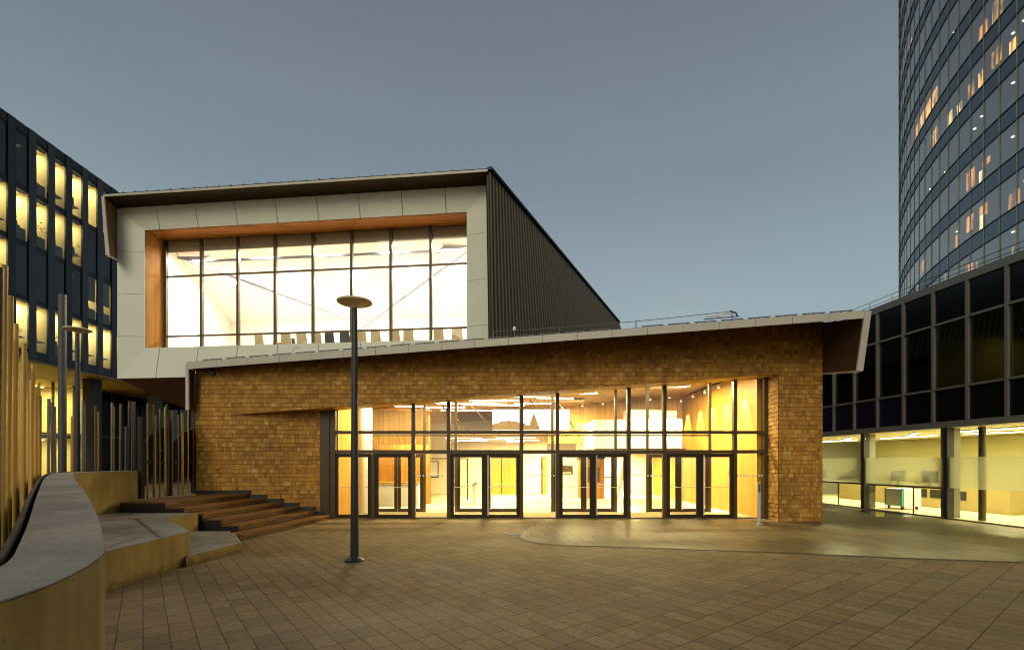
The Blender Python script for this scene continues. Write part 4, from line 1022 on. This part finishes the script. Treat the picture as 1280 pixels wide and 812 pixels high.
# ================================================================== LAMP POSTS, MAST, CARD POST
def lamp_post(x, y, ztop, label, disc=.35):
    r = empty('street_lamp', (x, y, 0), label, 'street lamp')
    MB().lathe((0, 0, 0), [(.20, 0), (.20, .025), (.155, .06), (.095, .085), (.09, .12)], 24).build('base', M['black'], r, local=True, smooth=True)
    MB().lathe((0, 0, 0), [(.083, .1), (.075, 1.2), (.058, ztop - .4), (.05, ztop - .12)], 20).build('pole', M['lamp'], r, local=True, smooth=True)
    MB().lathe((0, 0, 0), [(.05, ztop - .14), (.09, ztop - .09), (disc * .5, ztop - .055), (disc * .97, ztop - .035), (disc, ztop - .015), (disc * .97, ztop), (disc * .3, ztop + .035), (.02, ztop + .04)], 40).build('lamp_head', M['lampdisc'], r, local=True, smooth=True)
    return r
p = on_z(443.2, 700.5); lamp_post(p.x, p.y, 5.25, 'slender black lamp post with flat round disc head on the open plaza')
p = at(97, 412, 14.4); lamp_post(p.x, p.y, p.z + .02, 'dark lamp post with flat disc head behind the pole fence')
p = at(78, 368, 15.0)
mst = empty('metal_mast', (p.x, p.y, 0), 'thick plain grey mast rising above the pole fence', 'mast')
MB().lathe((0, 0, 0), [(.105, 0), (.10, p.z - .01), (.09, p.z)], 18).build('shaft', plain('mast grey', (.085, .08, .065), .5, .1), mst, local=True, smooth=True)
MB().lathe((0, 0, 0), [(.17, 0), (.17, .03), (.14, .05)], 18).build('base', M['black'], mst, local=True, smooth=True)
p = on_z(948.5, 655.0)
cp_ = empty('card_reader_post', (p.x, p.y, .004), 'slim steel card reader post in front of the shingle pier', 'post')
MB().box(-.045, .045, -.03, .03, 0, 1.34).build('shaft', M['steel'], cp_, local=True, bevel=.006)
MB().box(-.038, .038, -.034, -.0305, 1.02, 1.30).build('reader_panel', M['alud'], cp_, local=True)
for z in (1.24, 1.16, 1.08): MB().box(-.022, .022, -.042, -.0345, z - .018, z + .018).build('button', M['black'], cp_, local=True)
MB().box(-.09, .09, -.07, .07, 0, .012).build('foot', M['steel'], cp_, local=True)

# ================================================================== RIGHT ANNEX
kx = -.0745
def XR(y): return 15.42 + kx * (y - 14.56)
AN = empty('annex_building', (XR(20), 20, 0), 'two storey annex with dark glass bays over a lit glazed ground floor', 'building')
dR = Vector((kx, 1, 0)).normalized(); nR = Vector((-dR.y, dR.x, 0))       # nR points to the plaza (-x)
if nR.x > 0: nR = -nR
Y0, Y1 = 10.15, 29.53
def RP(y, z, out=0.0): return Vector((XR(y), y, z)) + nR * out
def rbar(y0, y1, z0, z1, o0, o1): return MB().plate([RP(y0, z0, o0), RP(y1, z0, o0), RP(y1, z1, o0), RP(y0, z1, o0)], tuple(nR * (o1 - o0)))
ZP, ZU1, ZU0, ZWi, ZLo = 8.36, 8.09, 6.89, 4.58, 3.42
ym = [15.0 + 1.211 * k for k in range(-4, 13)]
rbar(Y0, Y1, ZU1, ZP, -.3, .06).build('parapet', M['alud'], AN)
rbar(Y0, Y1, 3.2, ZLo, -.3, .05).build('lintel', M['alud'], AN)
for y in ym: rbar(y - .045, y + .045, ZLo + .001, ZU1 - .001, -.08, .075).build('mullion', M['alu'], AN)
for a, c in zip(ym[:-1], ym[1:]):
    a += .047; c -= .047
    for z in (ZU0, ZWi): rbar(a, c, z - .04, z + .04, -.06, .055).build('transom', M['alu'], AN)
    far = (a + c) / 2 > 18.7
    rbar(a, c, ZU0 + .04, ZU1, -.03, -.01).build('spandrel_panel', M['panelR'], AN)
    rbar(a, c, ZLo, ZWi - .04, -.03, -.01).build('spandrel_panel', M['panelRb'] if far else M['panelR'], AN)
    rbar(a, c, ZWi + .04, ZU0 - .04, -.03, -.018).build('window', M['glassR'], AN)
# shell
def inn(y, d, z): return RP(y, z, -d)
def rroom(y0, y1, d0, d1, z0, z1, name, mat): return MB().plate([inn(y0, d0, z0), inn(y1, d0, z0), inn(y1, d1, z0), inn(y0, d1, z0)], (0, 0, z1 - z0)).build(name, mat, AN)
rroom(Y0, Y1, .3, 12, ZP - .3, ZP - .05, 'roof', M['alud'])
rroom(Y0, Y1, .1, 12, 3.22, 3.40, 'upper_floor', plain('annex ceiling', (.80, .74, .52), .55, var=.05))
rroom(Y0, Y1, 0.02, 12, .010, .03, 'annex_floor', plain('annex floor', (.60, .53, .36), .3, var=.05))
rroom(Y0, Y1, 7.2, 7.4, .03, 3.2, 'inner_wall', plain('annex wall', (.40, .355, .165), .7, var=.03))
rroom(Y0, Y1, 5.2, 5.4, 3.42, ZP - .3, 'inner_wall', plain('annex upper wall', (.20, .18, .07), .8, var=.1))
rroom(Y1 - .2, Y1, .1, 12, .03, ZP - .3, 'end_wall', M['alud'])
rroom(Y0, Y0 + .2, .1, 12, .03, ZP - .3, 'end_wall', M['alud'])
rroom(17.38, 17.48, .1, 5.2, 3.42, ZP - .3, 'inner_wall', bpy.data.materials['annex upper wall'])
rroom(18.6, 18.68, .1, 5.2, 3.42, ZP - .3, 'inner_wall', M['dusky'])
rroom(14.98, 15.06, 1.4, 5.2, 3.42, ZP - .3, 'inner_wall', bpy.data.materials['annex upper wall'])
# ground floor glazing
mf = bpy.data.materials.new('frosted film'); mf.use_nodes = True; t = mf.node_tree; t.nodes.remove(t.nodes['Principled BSDF'])
rf = N(t, 'ShaderNodeBsdfRefraction', IOR=1.08, Roughness=.26); rf.inputs[0].default_value = (.95, .95, .85, 1)
tl = N(t, 'ShaderNodeBsdfTranslucent'); tl.inputs[0].default_value = (.8, .8, .7, 1)
df = N(t, 'ShaderNodeBsdfDiffuse'); df.inputs[0].default_value = (.45, .45, .40, 1)
m1 = N(t, 'ShaderNodeMixShader'); m1.inputs[0].default_value = .25; t.links.new(rf.outputs[0], m1.inputs[1]); t.links.new(tl.outputs[0], m1.inputs[2])
m2 = N(t, 'ShaderNodeMixShader'); m2.inputs[0].default_value = .12; t.links.new(m1.outputs[0], m2.inputs[1]); t.links.new(df.outputs[0], m2.inputs[2])
t.links.new(m2.outputs[0], t.nodes['Material Output'].inputs[0])
cols = [13.36, 16.99, 20.62, 24.25, 27.88]
for y in cols:
    rbar(y - .09, y + .05, 0, 3.2, -.22, .04).build('column', M['black'], AN)
    rbar(y + .06, y + .42, 0, 3.2, -.62, -.24).build('column', M['alu'], AN) if y < 22 else None
ends = [Y0 + .2] + cols + [Y1 - .2]
for a, c in zip(ends[:-1], ends[1:]):
    a += .06; c -= .1
    gw = rbar(a, c, .05, 3.18, -.03, -.015).build('window', M['glassL'], AN)
    rbar(a, c, .0, .05, -.06, .02).build('sill', M['alu'], gw)
    rbar(a, c, 1.09, 2.17, -.045, -.032).build('frosted_film', mf, gw)
# round inner column near the near pane
c = inn(16.25, .55, 0); MB().lathe((c.x, c.y, 0), [(.10, .03), (.10, 3.2)], 16).build('round_column', M['bronze'], AN, smooth=True)
# railing inside the far panes
rlg = empty('handrail', tuple(inn(20.6, .25, 0)), 'black handrail along the far lit panes of the annex', 'handrail')
b = MB(); b.slab(inn(17.2, .3, 1.02), inn(29, .3, 1.02) - inn(17.2, .3, 1.02), nR * .05, Vector((0, 0, .05))); b.build('rail', M['black'], rlg)
for y in (18.55, 22.4, 24.9, 27.5):
    p = inn(y, .3, .03); MB().box(p.x - .02, p.x + .02, p.y - .02, p.y + .02, .03, 1.02).build('post', M['black'], rlg)
# annex lights
for k, (y, d_, l, rz) in enumerate(((13.2, 1.6, 2.6, .05), (14.6, 3.2, 3.4, .05), (17.6, 2.0, 3.0, .05), (18.6, 4.2, 2.6, .5), (20.6, 2.2, 2.6, -.6), (22.3, 3.6, 2.8, .1), (24.5, 2.4, 2.6, -.5), (26.5, 3.5, 2.6, .1))):
    p = inn(y, d_, 3.14)
    o = empty('linear_ceiling_light', p, 'bright linear light on the annex ceiling', 'ceiling light', 'linear lights in the annex', math.pi / 2 + rz)
    MB().box(-l / 2, l / 2, -.06, .06, .02, .07).build('housing', M['white'], o, local=True)
    MB().box(-l / 2 + .01, l / 2 - .01, -.05, .05, 0, .019).build('diffuser', M['strip_R'], o, local=True)
    area_light('annex_lamp', (p.x, p.y, 3.10), .9, 1.6, 260, (1.0, .90, .50))
p = inn(16.2, 2.6, 6.6); area_light('annex_upper_lamp', tuple(p), .8, 1.2, 14, (1.0, .85, .35))
p = inn(13.4, 2.6, 6.6); area_light('annex_upper_lamp', tuple(p), .8, 1.2, 14, (1.0, .85, .35))
# annex furniture
cbn = empty('storage_cabinet', tuple(inn(16, 6.6, .03)), 'long run of beige cupboards along the annex back wall', 'cabinet')
for k in range(14):
    y = 12 + k * .6
    b = MB(); b.plate([inn(y, 6.7, .03), inn(y + .59, 6.7, .03), inn(y + .59, 7.15, .03), inn(y, 7.15, .03)], (0, 0, 1.15)); b.build('door', plain('cupboard front', (.34, .26, .10), .6, var=.05) if k == 0 else bpy.data.materials['cupboard front'], cbn)
dk = empty('office_counter', tuple(inn(21, 3.4, .03)), 'low beige counter with open dark shelves behind annex handrail', 'counter')
b = MB(); b.plate([inn(17.6, 3.2, .03), inn(26, 3.2, .03), inn(26, 3.9, .03), inn(17.6, 3.9, .03)], (0, 0, .92)); b.build('body', plain('annex joinery', (.30, .23, .09), .6, var=.05), dk)
for k in range(3):
    y = 19.2 + k * .85; b = MB(); b.plate([inn(y, 3.18, .45), inn(y + .7, 3.18, .45), inn(y + .7, 3.195, .45), inn(y, 3.195, .45)], (0, 0, .36)); b.build('shelf_opening', M['darkmetal'], dk)
dsk = empty('office_desk', tuple(inn(20.5, 1.1, .03)), 'long narrow office desk behind the frosted annex panes', 'desk')
b = MB(); b.plate([inn(17.5, .2, 1.06), inn(26, .2, 1.06), inn(26, 1.0, 1.06), inn(17.5, 1.0, 1.06)], (0, 0, .04)); b.build('top', M['black'], dsk)
for y in (17.6, 21.9, 25.9):
    p = inn(y, 1.1, .03); MB().box(p.x - .03, p.x + .03, p.y - .03, p.y + .03, .03, 1.06).build('leg', M['black'], dsk)
mo = None
for y in (18.0, 19.35, 21.7, 23.6):
    p = inn(y, .42, 1.10)
    if mo is None:
        mo = empty('monitor', (0, 0, 0), 'dark computer monitor blurred behind the frosted glass', 'monitor', 'monitors behind frosted glass')
        MB().box(-.03, .03, -.3, .3, .14, .56).build('screen', M['black'], mo, local=True)
        MB().box(-.02, .02, -.03, .03, .0, .14).build('stand', M['black'], mo, local=True)
        MB().box(-.09, .09, -.12, .12, .0, .012).build('foot', M['black'], mo, local=True)
        o = mo
    else: o = copy_tree(mo)
    o.location = p; o.rotation_euler = (0, 0, .1)
p = inn(20.3, 1.5, .03); tr_ = empty('office_trolley', tuple(p), 'white wheeled trolley with teal corners behind the annex glass', 'trolley')
MB().box(p.x - .4, p.x + .4, p.y - .45, p.y + .45, .16, .88).build('body', M['white'], tr_)
for dy in (-.46, .40): MB().box(p.x - .41, p.x - .30, p.y + dy, p.y + dy + .06, .16, .9).build('corner_trim', M['teal'], tr_)
for dx in (-.3, .3):
    for dy in (-.35, .35): MB().tube([(p.x + dx - .02, p.y + dy, .10), (p.x + dx + .02, p.y + dy, .10)], .07, 12).build('wheel', M['black'], tr_)
p = inn(15.55, 2.0, 4.60); o = empty('flip_board', tuple(inn(15.7, 2.0, 3.42)), 'tilted dark board on a stand in a dim upper annex window', 'board')
MB().tube([inn(15.7, 2.0, 3.42), inn(15.7, 2.0, 4.7)], .03, 6).build('stand', M['black'], o)
b = MB(); q = inn(15.3, 2.0, 4.75); b.slab(q, dR * .75, Vector((0, 0, .55)), nR * .03); b.build('sheet', plain('board face', (.14, .13, .07), .5), o)
p = inn(16.8, 1.6, 3.42); o = empty('red_armchair', tuple(p), 'red armchair showing low in a dim upper annex window', 'armchair')
MB().box(p.x - .35, p.x + .35, p.y - .4, p.y + .4, 3.5, 3.95).build('seat', M['red'], o, bevel=.05)
MB().box(p.x + .2, p.x + .38, p.y - .42, p.y + .42, 3.95, 4.95).build('backrest', M['red'], o, bevel=.05)
# roof railing
rr_ = empty('roof_railing', tuple(RP(17, ZP, -.35)), 'two wire railing with white posts on the annex roof', 'railing')
for y in [13.9 + 1.08 * k for k in range(-2, 10)]:
    p = RP(y, ZP - .02, -.12); MB().box(p.x - .022, p.x + .022, p.y - .022, p.y + .022, ZP - .05, ZP + .30).build('post', M['white'], rr_)
for z in (.34, .16):
    b = MB(); b.tube([RP(11.6, ZP + z, -.12), RP(24.5, ZP + z, -.12)], .012, 5); b.build('rail', M['lamp'], rr_)

# ================================================================== TOWER
TC = Vector((95.1, 18.0, 0)); TR = 63.0
def TP(th, z, out=0.0): return Vector((TC.x - (TR + out) * math.cos(th), TC.y + (TR + out) * math.sin(th), z))
TW = empty('glass_tower', tuple(TP(R_(25), 0)), 'tall curved office tower of blue grey glass with scattered warm lights', 'tower')
dth = 1.6 / TR
th0 = R_(10.2) - dth * 12; ncol = 36
ZS = 31.9; FH = 3.5; nfl0, nfl1 = -7, 8       # spandrel bottoms at ZS + k*FH
zbot, ztop_ = ZS + nfl0 * FH, ZS + (nfl1 + 1) * FH
cells = []
for i in range(ncol):
    for k in range(nfl0, nfl1 + 1):
        zc_ = ZS + k * FH + 2.3; p = TP(th0 + dth * (i + .5), zc_)
        px = 640 + F * p.x / p.y; py = HY - (zc_ - 2) / p.y * F
        vis = px < 1300 and py > -30 and py < 430 and th0 + dth * i < R_(39.5)
        cells.append((0 if vis else 1, p.y, i, k, px, py))
cells.sort()
def tcell(mb, i, k, z0, z1, out=0.0):
    a, c = th0 + dth * i, th0 + dth * (i + 1)
    return mb.plate([TP(a, z0, out), TP(c, z0, out), TP(c, z1, out), TP(a, z1, out)], tuple((TC - TP((a + c) / 2, 0)).normalized() * .03))
rest_w, rest_s = MB(), MB()
for n_, (v, y, i, k, px, py) in enumerate(cells):
    zb = ZS + k * FH
    if n_ < 99:
        tcell(MB(), i, k, zb + 1.2, zb + FH).build('window', M['towerglass'], TW)
        tcell(MB(), i, k, zb, zb + 1.2).build('spandrel', M['towerspan'], TW)
    else:
        tcell(rest_w, i, k, zb + 1.2, zb + FH); tcell(rest_s, i, k, zb, zb + 1.2)
tag(rest_w.build('window', M['towerglass'], TW), kind='stuff'); tag(rest_s.build('spandrel', M['towerspan'], TW), kind='stuff')
for i in range(ncol + 1):
    a = th0 + dth * i; t_ = Vector((math.sin(a), math.cos(a), 0)); n_ = Vector((-math.cos(a), math.sin(a), 0))
    MB().slab(TP(a, zbot, .0) - t_ * .045, t_ * .09, n_ * .035, Vector((0, 0, ztop_ - zbot))).build('mullion', M['towermull'], TW)
def arcbar(z0, z1, o0, o1, m=ncol):
    b = MB()
    for i in range(m):
        a, c = th0 + dth * ncol * i / m, th0 + dth * ncol * (i + 1) / m
        b.hexa([TP(a, z0, o0), TP(c, z0, o0), TP(c, z0, o1), TP(a, z0, o1), TP(a, z1, o0), TP(c, z1, o0), TP(c, z1, o1), TP(a, z1, o1)])
    return b
for k in range(nfl0, nfl1 + 2):
    arcbar(ZS + k * FH - .035, ZS + k * FH + .035, .01, .05).build('transom', M['towerline'], TW)
    if k <= nfl1:
        arcbar(ZS + k * FH + 1.165, ZS + k * FH + 1.235, .01, .05).build('transom', M['towerline'], TW)
        arcbar(ZS + k * FH + .35, ZS + k * FH + .75, -9, -.06).build('storey_slab', M['dusky'], TW)
        arcbar(ZS + k * FH + .02, ZS + k * FH + 1.18, -.12, -.055).build('spandrel_back', M['towerspanb'], TW)
arcbar(zbot, ztop_, -9.3, -9.0).build('core_wall', M['dusky'], TW)
arcbar(0, zbot - .06, -9.3, .0, 12).build('base_storeys', M['towerspanb'], TW)
arcbar(ztop_ + .06, ztop_ + 1.0, -9.3, .0, 12).build('parapet', M['towermull'], TW)
# ceiling downlights and lit rooms
random.seed(5)
mlit = []
for nm, c, s in (('lit curtain amber', (1.0, .50, .13), 5), ('lit curtain cream', (1.0, .68, .30), 6), ('lit room dim orange', (1.0, .42, .10), 2.6)):
    m = bpy.data.materials.new(nm); m.use_nodes = True; t = m.node_tree; t.nodes.remove(t.nodes['Principled BSDF'])
    geo = N(t, 'ShaderNodeNewGeometry'); mp = N(t, 'ShaderNodeMapping'); mp.inputs['Scale'].default_value = (2.2, 2.2, .35); t.links.new(geo.outputs['Position'], mp.inputs[0])
    nz = N(t, 'ShaderNodeTexNoise', Scale=1.3, Detail=3.0); t.links.new(mp.outputs[0], nz.inputs['Vector'])
    mr = N(t, 'ShaderNodeMapRange'); mr.inputs[1].default_value = .38; mr.inputs[2].default_value = .68; mr.inputs[3].default_value = .08 * s; mr.inputs[4].default_value = s * 1.5; t.links.new(nz.outputs[0], mr.inputs[0])
    e = N(t, 'ShaderNodeEmission'); e.inputs[0].default_value = (*c, 1); t.links.new(mr.outputs[0], e.inputs[1])
    t.links.new(e.outputs[0], t.nodes['Material Output'].inputs[0]); mlit.append(m)
def cell_at(px, py):
    best = min(cells, key=lambda q: (q[4] - px) ** 2 + (q[5] - py) ** 2 + (1e6 if q[0] else 0)); return best[2], best[3]
dots_done = set()
def litroom(px, py, m, fr0=0.1, fr1=.95, z0=.1, z1=.95, dep=.4):
    i, k = cell_at(px, py); zb = ZS + k * FH + 1.2; hgt = FH - 1.2
    a = th0 + dth * (i + fr0); c = th0 + dth * (i + fr1)
    MB().plate([TP(a, zb + hgt * z0, -dep), TP(c, zb + hgt * z0, -dep), TP(c, zb + hgt * z1, -dep), TP(a, zb + hgt * z1, -dep)], tuple((TC - TP(a, 0)).normalized() * .05)).build('lit_interior', m, TW)
for px, py, m, *kw in [(1152, 125, mlit[0]), (1157, 120, mlit[0]), (1147, 145, mlit[0]), (1150, 170, mlit[0]), (1155, 180, mlit[0]), (1143, 160, mlit[0]), (1129, 75, mlit[0]), (1134, 65, mlit[0]), (1126, 95, mlit[2]),
                       (1175, 142, mlit[1], .3, .75, .05, .75), (1188, 133, mlit[1], .35, .75, .05, .6), (1203, 118, mlit[2], .3, .75, .35, .8), (1219, 107, mlit[0], .55, .9, .3, .75),
                       (1236, 75, mlit[2], .35, .95, .4, .9), (1257, 70, mlit[0], .4, .85, .15, .6), (1219, 40, mlit[2], .3, .9, .2, .7), (1237, 15, mlit[2], .3, .9, .1, .9), (1254, 5, mlit[0], .3, .9, .2, .9),
                       (1203, 222, mlit[2], .25, .9, .3, .9), (1218, 226, mlit[1], .55, .85, .0, .55), (1218, 218, mlit[2], .1, .6, .6, .8), (1203, 275, mlit[2], .3, .9, .4, .9), (1218, 284, mlit[1], .5, .85, .05, .6), (1218, 270, mlit[2], .3, .9, .55, .9),
                       (1203, 330, mlit[2], .3, .9, .2, .8), (1190, 303, mlit[2], .5, .9, .1, .6), (1156, 352, mlit[2], .2, .9, .4, .9), (1275, 300, mlit[2], .3, .9, .2, .7), (1275, 245, mlit[2], .3, .9, .1, .6)]:
    litroom(px, py, m, *kw)
ndot = 0
for v, y, i, k, px, py in cells:
    if v: continue
    if px > 1232 or random.random() < .12:
        if ndot >= 60: break
        zb = ZS + (k + 1) * FH + .33; p = TP(th0 + dth * (i + random.choice((.35, .55, .7))), zb, -random.choice((1.1, 1.4, 1.8)))
        MB().lathe((p.x, p.y, zb - .06), [(.085, 0), (.09, .05)], 10).build('downlight', M['dot'], TW); ndot += 1

# ================================================================== LEFT OFFICE BUILDING
LB_K = -.033
def XLb(y): return -30.4 + LB_K * (y - 30)
LBd = Vector((LB_K, 1, 0)).normalized(); LBn = Vector((LBd.y, -LBd.x, 0))   # towards +x
LB = empty('office_building', (XLb(33), 33, 0), 'dark blue office block of tall narrow windows, many lit yellow', 'building')
def LP(y, z, out=0.0): return Vector((XLb(y), y, z)) + LBn * out
def lbar(y0, y1, z0, z1, o0, o1): return MB().plate([LP(y0, z0, o0), LP(y1, z0, o0), LP(y1, z1, o0), LP(y0, z1, o0)], tuple(LBn * (o1 - o0)))
PB = 1.31; cols0 = 28.7; c_lo, c_hi = -3, 12
rows = [(19.2, 22.25), (15.8, 18.85), (12.4, 15.45), (9.05, 12.05)]
ylo, yhi = cols0 + PB * (c_lo - .5), cols0 + PB * (c_hi + .5)
lit = {(0, 2): 1, (0, 3): 1, (0, 4): 1, (0, 5): 1, (0, 6): 1, (1, -1): 1, (1, 0): 1, (1, 1): 1, (1, 2): 1, (1, 3): .6, (1, 4): .5, (2, 0): 1, (2, -1): .8, (2, 5): .7, (2, 6): .9,
       (3, 0): 1, (3, 1): 1, (3, 2): 1, (3, 3): 1, (3, 4): 1, (3, 5): 1, (3, 6): 1, (3, 7): .8}
lbar(ylo, yhi, 22.45, 23.0, -.4, .0).build('parapet', M['darkmetal'], LB)
lbar(ylo, yhi, 22.25, 22.449, -.4, -.04).build('spandrel', M['darkmetal'], LB)
for (za, zb), (zc2, zd) in zip(rows[1:], rows[:-1]): lbar(ylo, yhi, zb, zc2, -.4, -.02).build('spandrel', M['darkmetal'], LB)
lbar(ylo, yhi, 8.5, 9.05, -.4, .02).build('spandrel', M['navy'], LB)
mwall = plain('office wall', (.72, .62, .36), .7, var=.04)
for i in range(c_lo, c_hi + 2):
    y = cols0 + PB * (i - .5)
    lbar(y - .25, y + .25, 8.502, 22.99, -.075, .04).build('facade_fin', M['slate'] if i % 3 != 1 else M['navy'], LB)
random.seed(21)
for r, (za, zb) in enumerate(rows):
    for i in range(c_lo, c_hi + 1):
        y = cols0 + PB * i; a, c = y - .40, y + .40
        L_ = lit.get((r, i), 0)
        wn = lbar(a, c, za, zb, -.05, -.035).build('window', M['glassL'] if L_ else M['glassLd'], LB)
        if L_:
            rm = MB(); D = 3.2
            def q(yy, z, d): return LP(yy, z, -d)
            for pts in ([q(a - .12, za, D), q(c + .12, za, D), q(c + .12, zb, D), q(a - .12, zb, D)], [q(a - .12, za, .12), q(c + .12, za, .12), q(c + .12, za, D), q(a - .12, za, D)],
                        [q(a - .12, zb, .12), q(c + .12, zb, .12), q(c + .12, zb, D), q(a - .12, zb, D)], [q(a - .12, za, .12), q(a - .12, za, D), q(a - .12, zb, D), q(a - .12, zb, .12)],
                        [q(c + .12, za, .12), q(c + .12, za, D), q(c + .12, zb, D), q(c + .12, zb, .12)]):
                rm.add(pts, [(0, 1, 2, 3)])
            ro = rm.build('room', mwall, LB, recalc=False)
            p0 = q(y, zb - .06, 1.0); lm = MB(); lm.plate([q(y - .12, zb - .05, .5), q(y + .12, zb - .05, .5), q(y + .12, zb - .05, 2.2), q(y - .12, zb - .05, 2.2)], (0, 0, .03)); lm.build('ceiling_lamp', M['strip_L'], ro)
            al = area_light('office_lamp', tuple(q(y, zb - .09, 1.2)), .6, 1.2, 170 * L_ * random.choice((.3, .55, .85, 1.15)), (1.0, .86, .52)); 
            zf = za
            k = random.random()
            if k < .95:
                b = MB(); d0 = random.uniform(.14, .22); b.plate([q(a, za + .72, d0), q(c, za + .72, d0), q(c, za + .72, d0 + .7), q(a, za + .72, d0 + .7)], (0, 0, .05))
                
                for _ in range(random.choice((1, 2, 2, 3))):
                    u_ = random.uniform(a, c - .3); w_ = random.uniform(.12, .34); h = random.uniform(.2, .75); d1 = d0 + random.uniform(.05, .6)
                    b.plate([q(u_, za + .78, d1), q(u_ + w_, za + .78, d1), q(u_ + w_ * random.uniform(.6, 1), za + .78 + h, d1 + .03), q(u_, za + .78 + h, d1 + .03)], tuple(-LBn * .06))
                b.plate([q(a, za + .02, d0), q(c, za + .02, d0), q(c, za + .70, d0), q(a, za + .70, d0)], tuple(-LBn * .03)) if random.random() < .45 else None
                b.build('desk', M['black'], ro)
            if random.random() < .3:
                b = MB(); cc = q(y + random.uniform(-.2, .2), za + .75, .35)
                for _ in range(26):
                    v = Vector((random.uniform(-.25, .25), random.uniform(-.25, .25), random.uniform(0, .9))); d_ = Vector((random.uniform(-1, 1), random.uniform(-1, 1), random.uniform(-.2, 1))).normalized() * .16; s_ = d_.cross(Vector((.3, .5, .8))).normalized() * .05
                    b.add([cc + v, cc + v + d_ * .5 + s_, cc + v + d_, cc + v + d_ * .5 - s_], [(0, 1, 2, 3)])
                b.build('potted_plant', M['plant'], ro, recalc=False)
        # blind half drawn on some of the lit windows
        if (r, i) in ((2, 5), (2, 6)):
            lbar(a, c, za + 1.3, zb, -.14, -.12).build('blind', plain('dim blind', (.09, .08, .04), .8), wn)
MB().plate([LP(ylo, 22.95, -.4), LP(yhi, 22.95, -.4), LP(yhi, 22.95, -14), LP(ylo, 22.95, -14)], (0, 0, -.2)).build('roof', M['darkmetal'], LB)
MB().plate([LP(yhi, 8.5, 0), LP(yhi, 22.94, 0), LP(yhi, 22.94, -14), LP(yhi, 8.5, -14)], (0, .2, 0)).build('end_wall', M['navy'], LB)
MB().plate([LP(ylo, 8.5, -.4), LP(ylo, 22.74, -.4), LP(ylo, 22.74, -14), LP(ylo, 8.5, -14)], (0, -.2, 0)).build('end_wall', M['navy'], LB)
MB().plate([LP(ylo, 8.48, .0), LP(yhi + 14, 8.48, .0), LP(yhi + 14, 8.48, -14), LP(ylo, 8.48, -14)], (0, 0, -.15)).build('soffit', plain('lobby soffit', (.34, .23, .09), .6, var=.08), LB)
MB().plate([LP(ylo, 22.7, -4.0), LP(yhi, 22.7, -4.0), LP(yhi, 8.5, -4.0), LP(ylo, 8.5, -4.0)], tuple(-LBn * .2)).build('core_wall', M['dusky'], LB)
# lobby glazing set back below the soffit
GD = -5.6
for k in range(16):
    y = 27 + k * 1.9
    lbar(y - .05, y + .05, 0, 8.32, GD - .08, GD + .08).build('lobby_mullion', M['black'], LB)
    wn = lbar(y + .05, y + 1.85, .05, 8.3, GD - .01, GD + .01).build('lobby_window', M['glassL'] if y < 41 else M['glassLd2'], LB)
    lbar(y + .05, y + 1.85, 4.2, 4.3, GD - .05, GD + .05).build('transom', M['black'], wn)
for y in (37.2, 44.0): 
    c = LP(y, 0, -1.6); MB().box(c.x - .4, c.x + .4, c.y - .4, c.y + .4, 0, 8.32).build('column', M['darkmetal'], LB)
MB().plate([LP(26, 0, -12.5), LP(60, 0, -12.5), LP(60, 8.3, -12.5), LP(26, 8.3, -12.5)], tuple(-LBn * .2)).build('lobby_wall', mwall, LB)
MB().plate([LP(41.8, .05, GD - .2), LP(41.8, 8.3, GD - .2), LP(41.8, 8.3, -12.4), LP(41.8, .05, -12.4)], (0, .2, 0)).build('lobby_wall', mwall, LB)
MB().plate([LP(26, .02, GD - .1), LP(60, .02, GD - .1), LP(60, .02, -12.5), LP(26, .02, -12.5)], (0, 0, .02)).build('lobby_floor', bpy.data.materials['annex floor'], LB)
MB().plate([LP(32, 3.9, GD - .4), LP(41.7, 3.9, GD - .4), LP(41.7, 3.9, -12.4), LP(32, 3.9, -12.4)], (0, 0, .3)).build('lobby_gallery', mwall, LB)
for y, z, e in ((35.5, 8.2, 380), (39.6, 8.2, 380), (35.5, 3.8, 220), (39.6, 3.8, 220)):
    p = LP(y, z, -8.5)
    o = empty('ceiling_panel_light', tuple(p), 'bright panel light in the tall lobby of the blue office block', 'ceiling light', 'panel lights in the office lobby')
    MB().box(-.2, .2, -1.0, 1.0, -.02, .04).build('diffuser', M['strip_L'], o, local=True)
    area_light('lobby_lamp', (p.x, p.y, z - .1), 1.5, 1.5, e, (1.0, .80, .30))
p = LP(48, 3.0, -9); area_light('lobby_lamp', tuple(p), 1, 1, 60, (1.0, .8, .3))
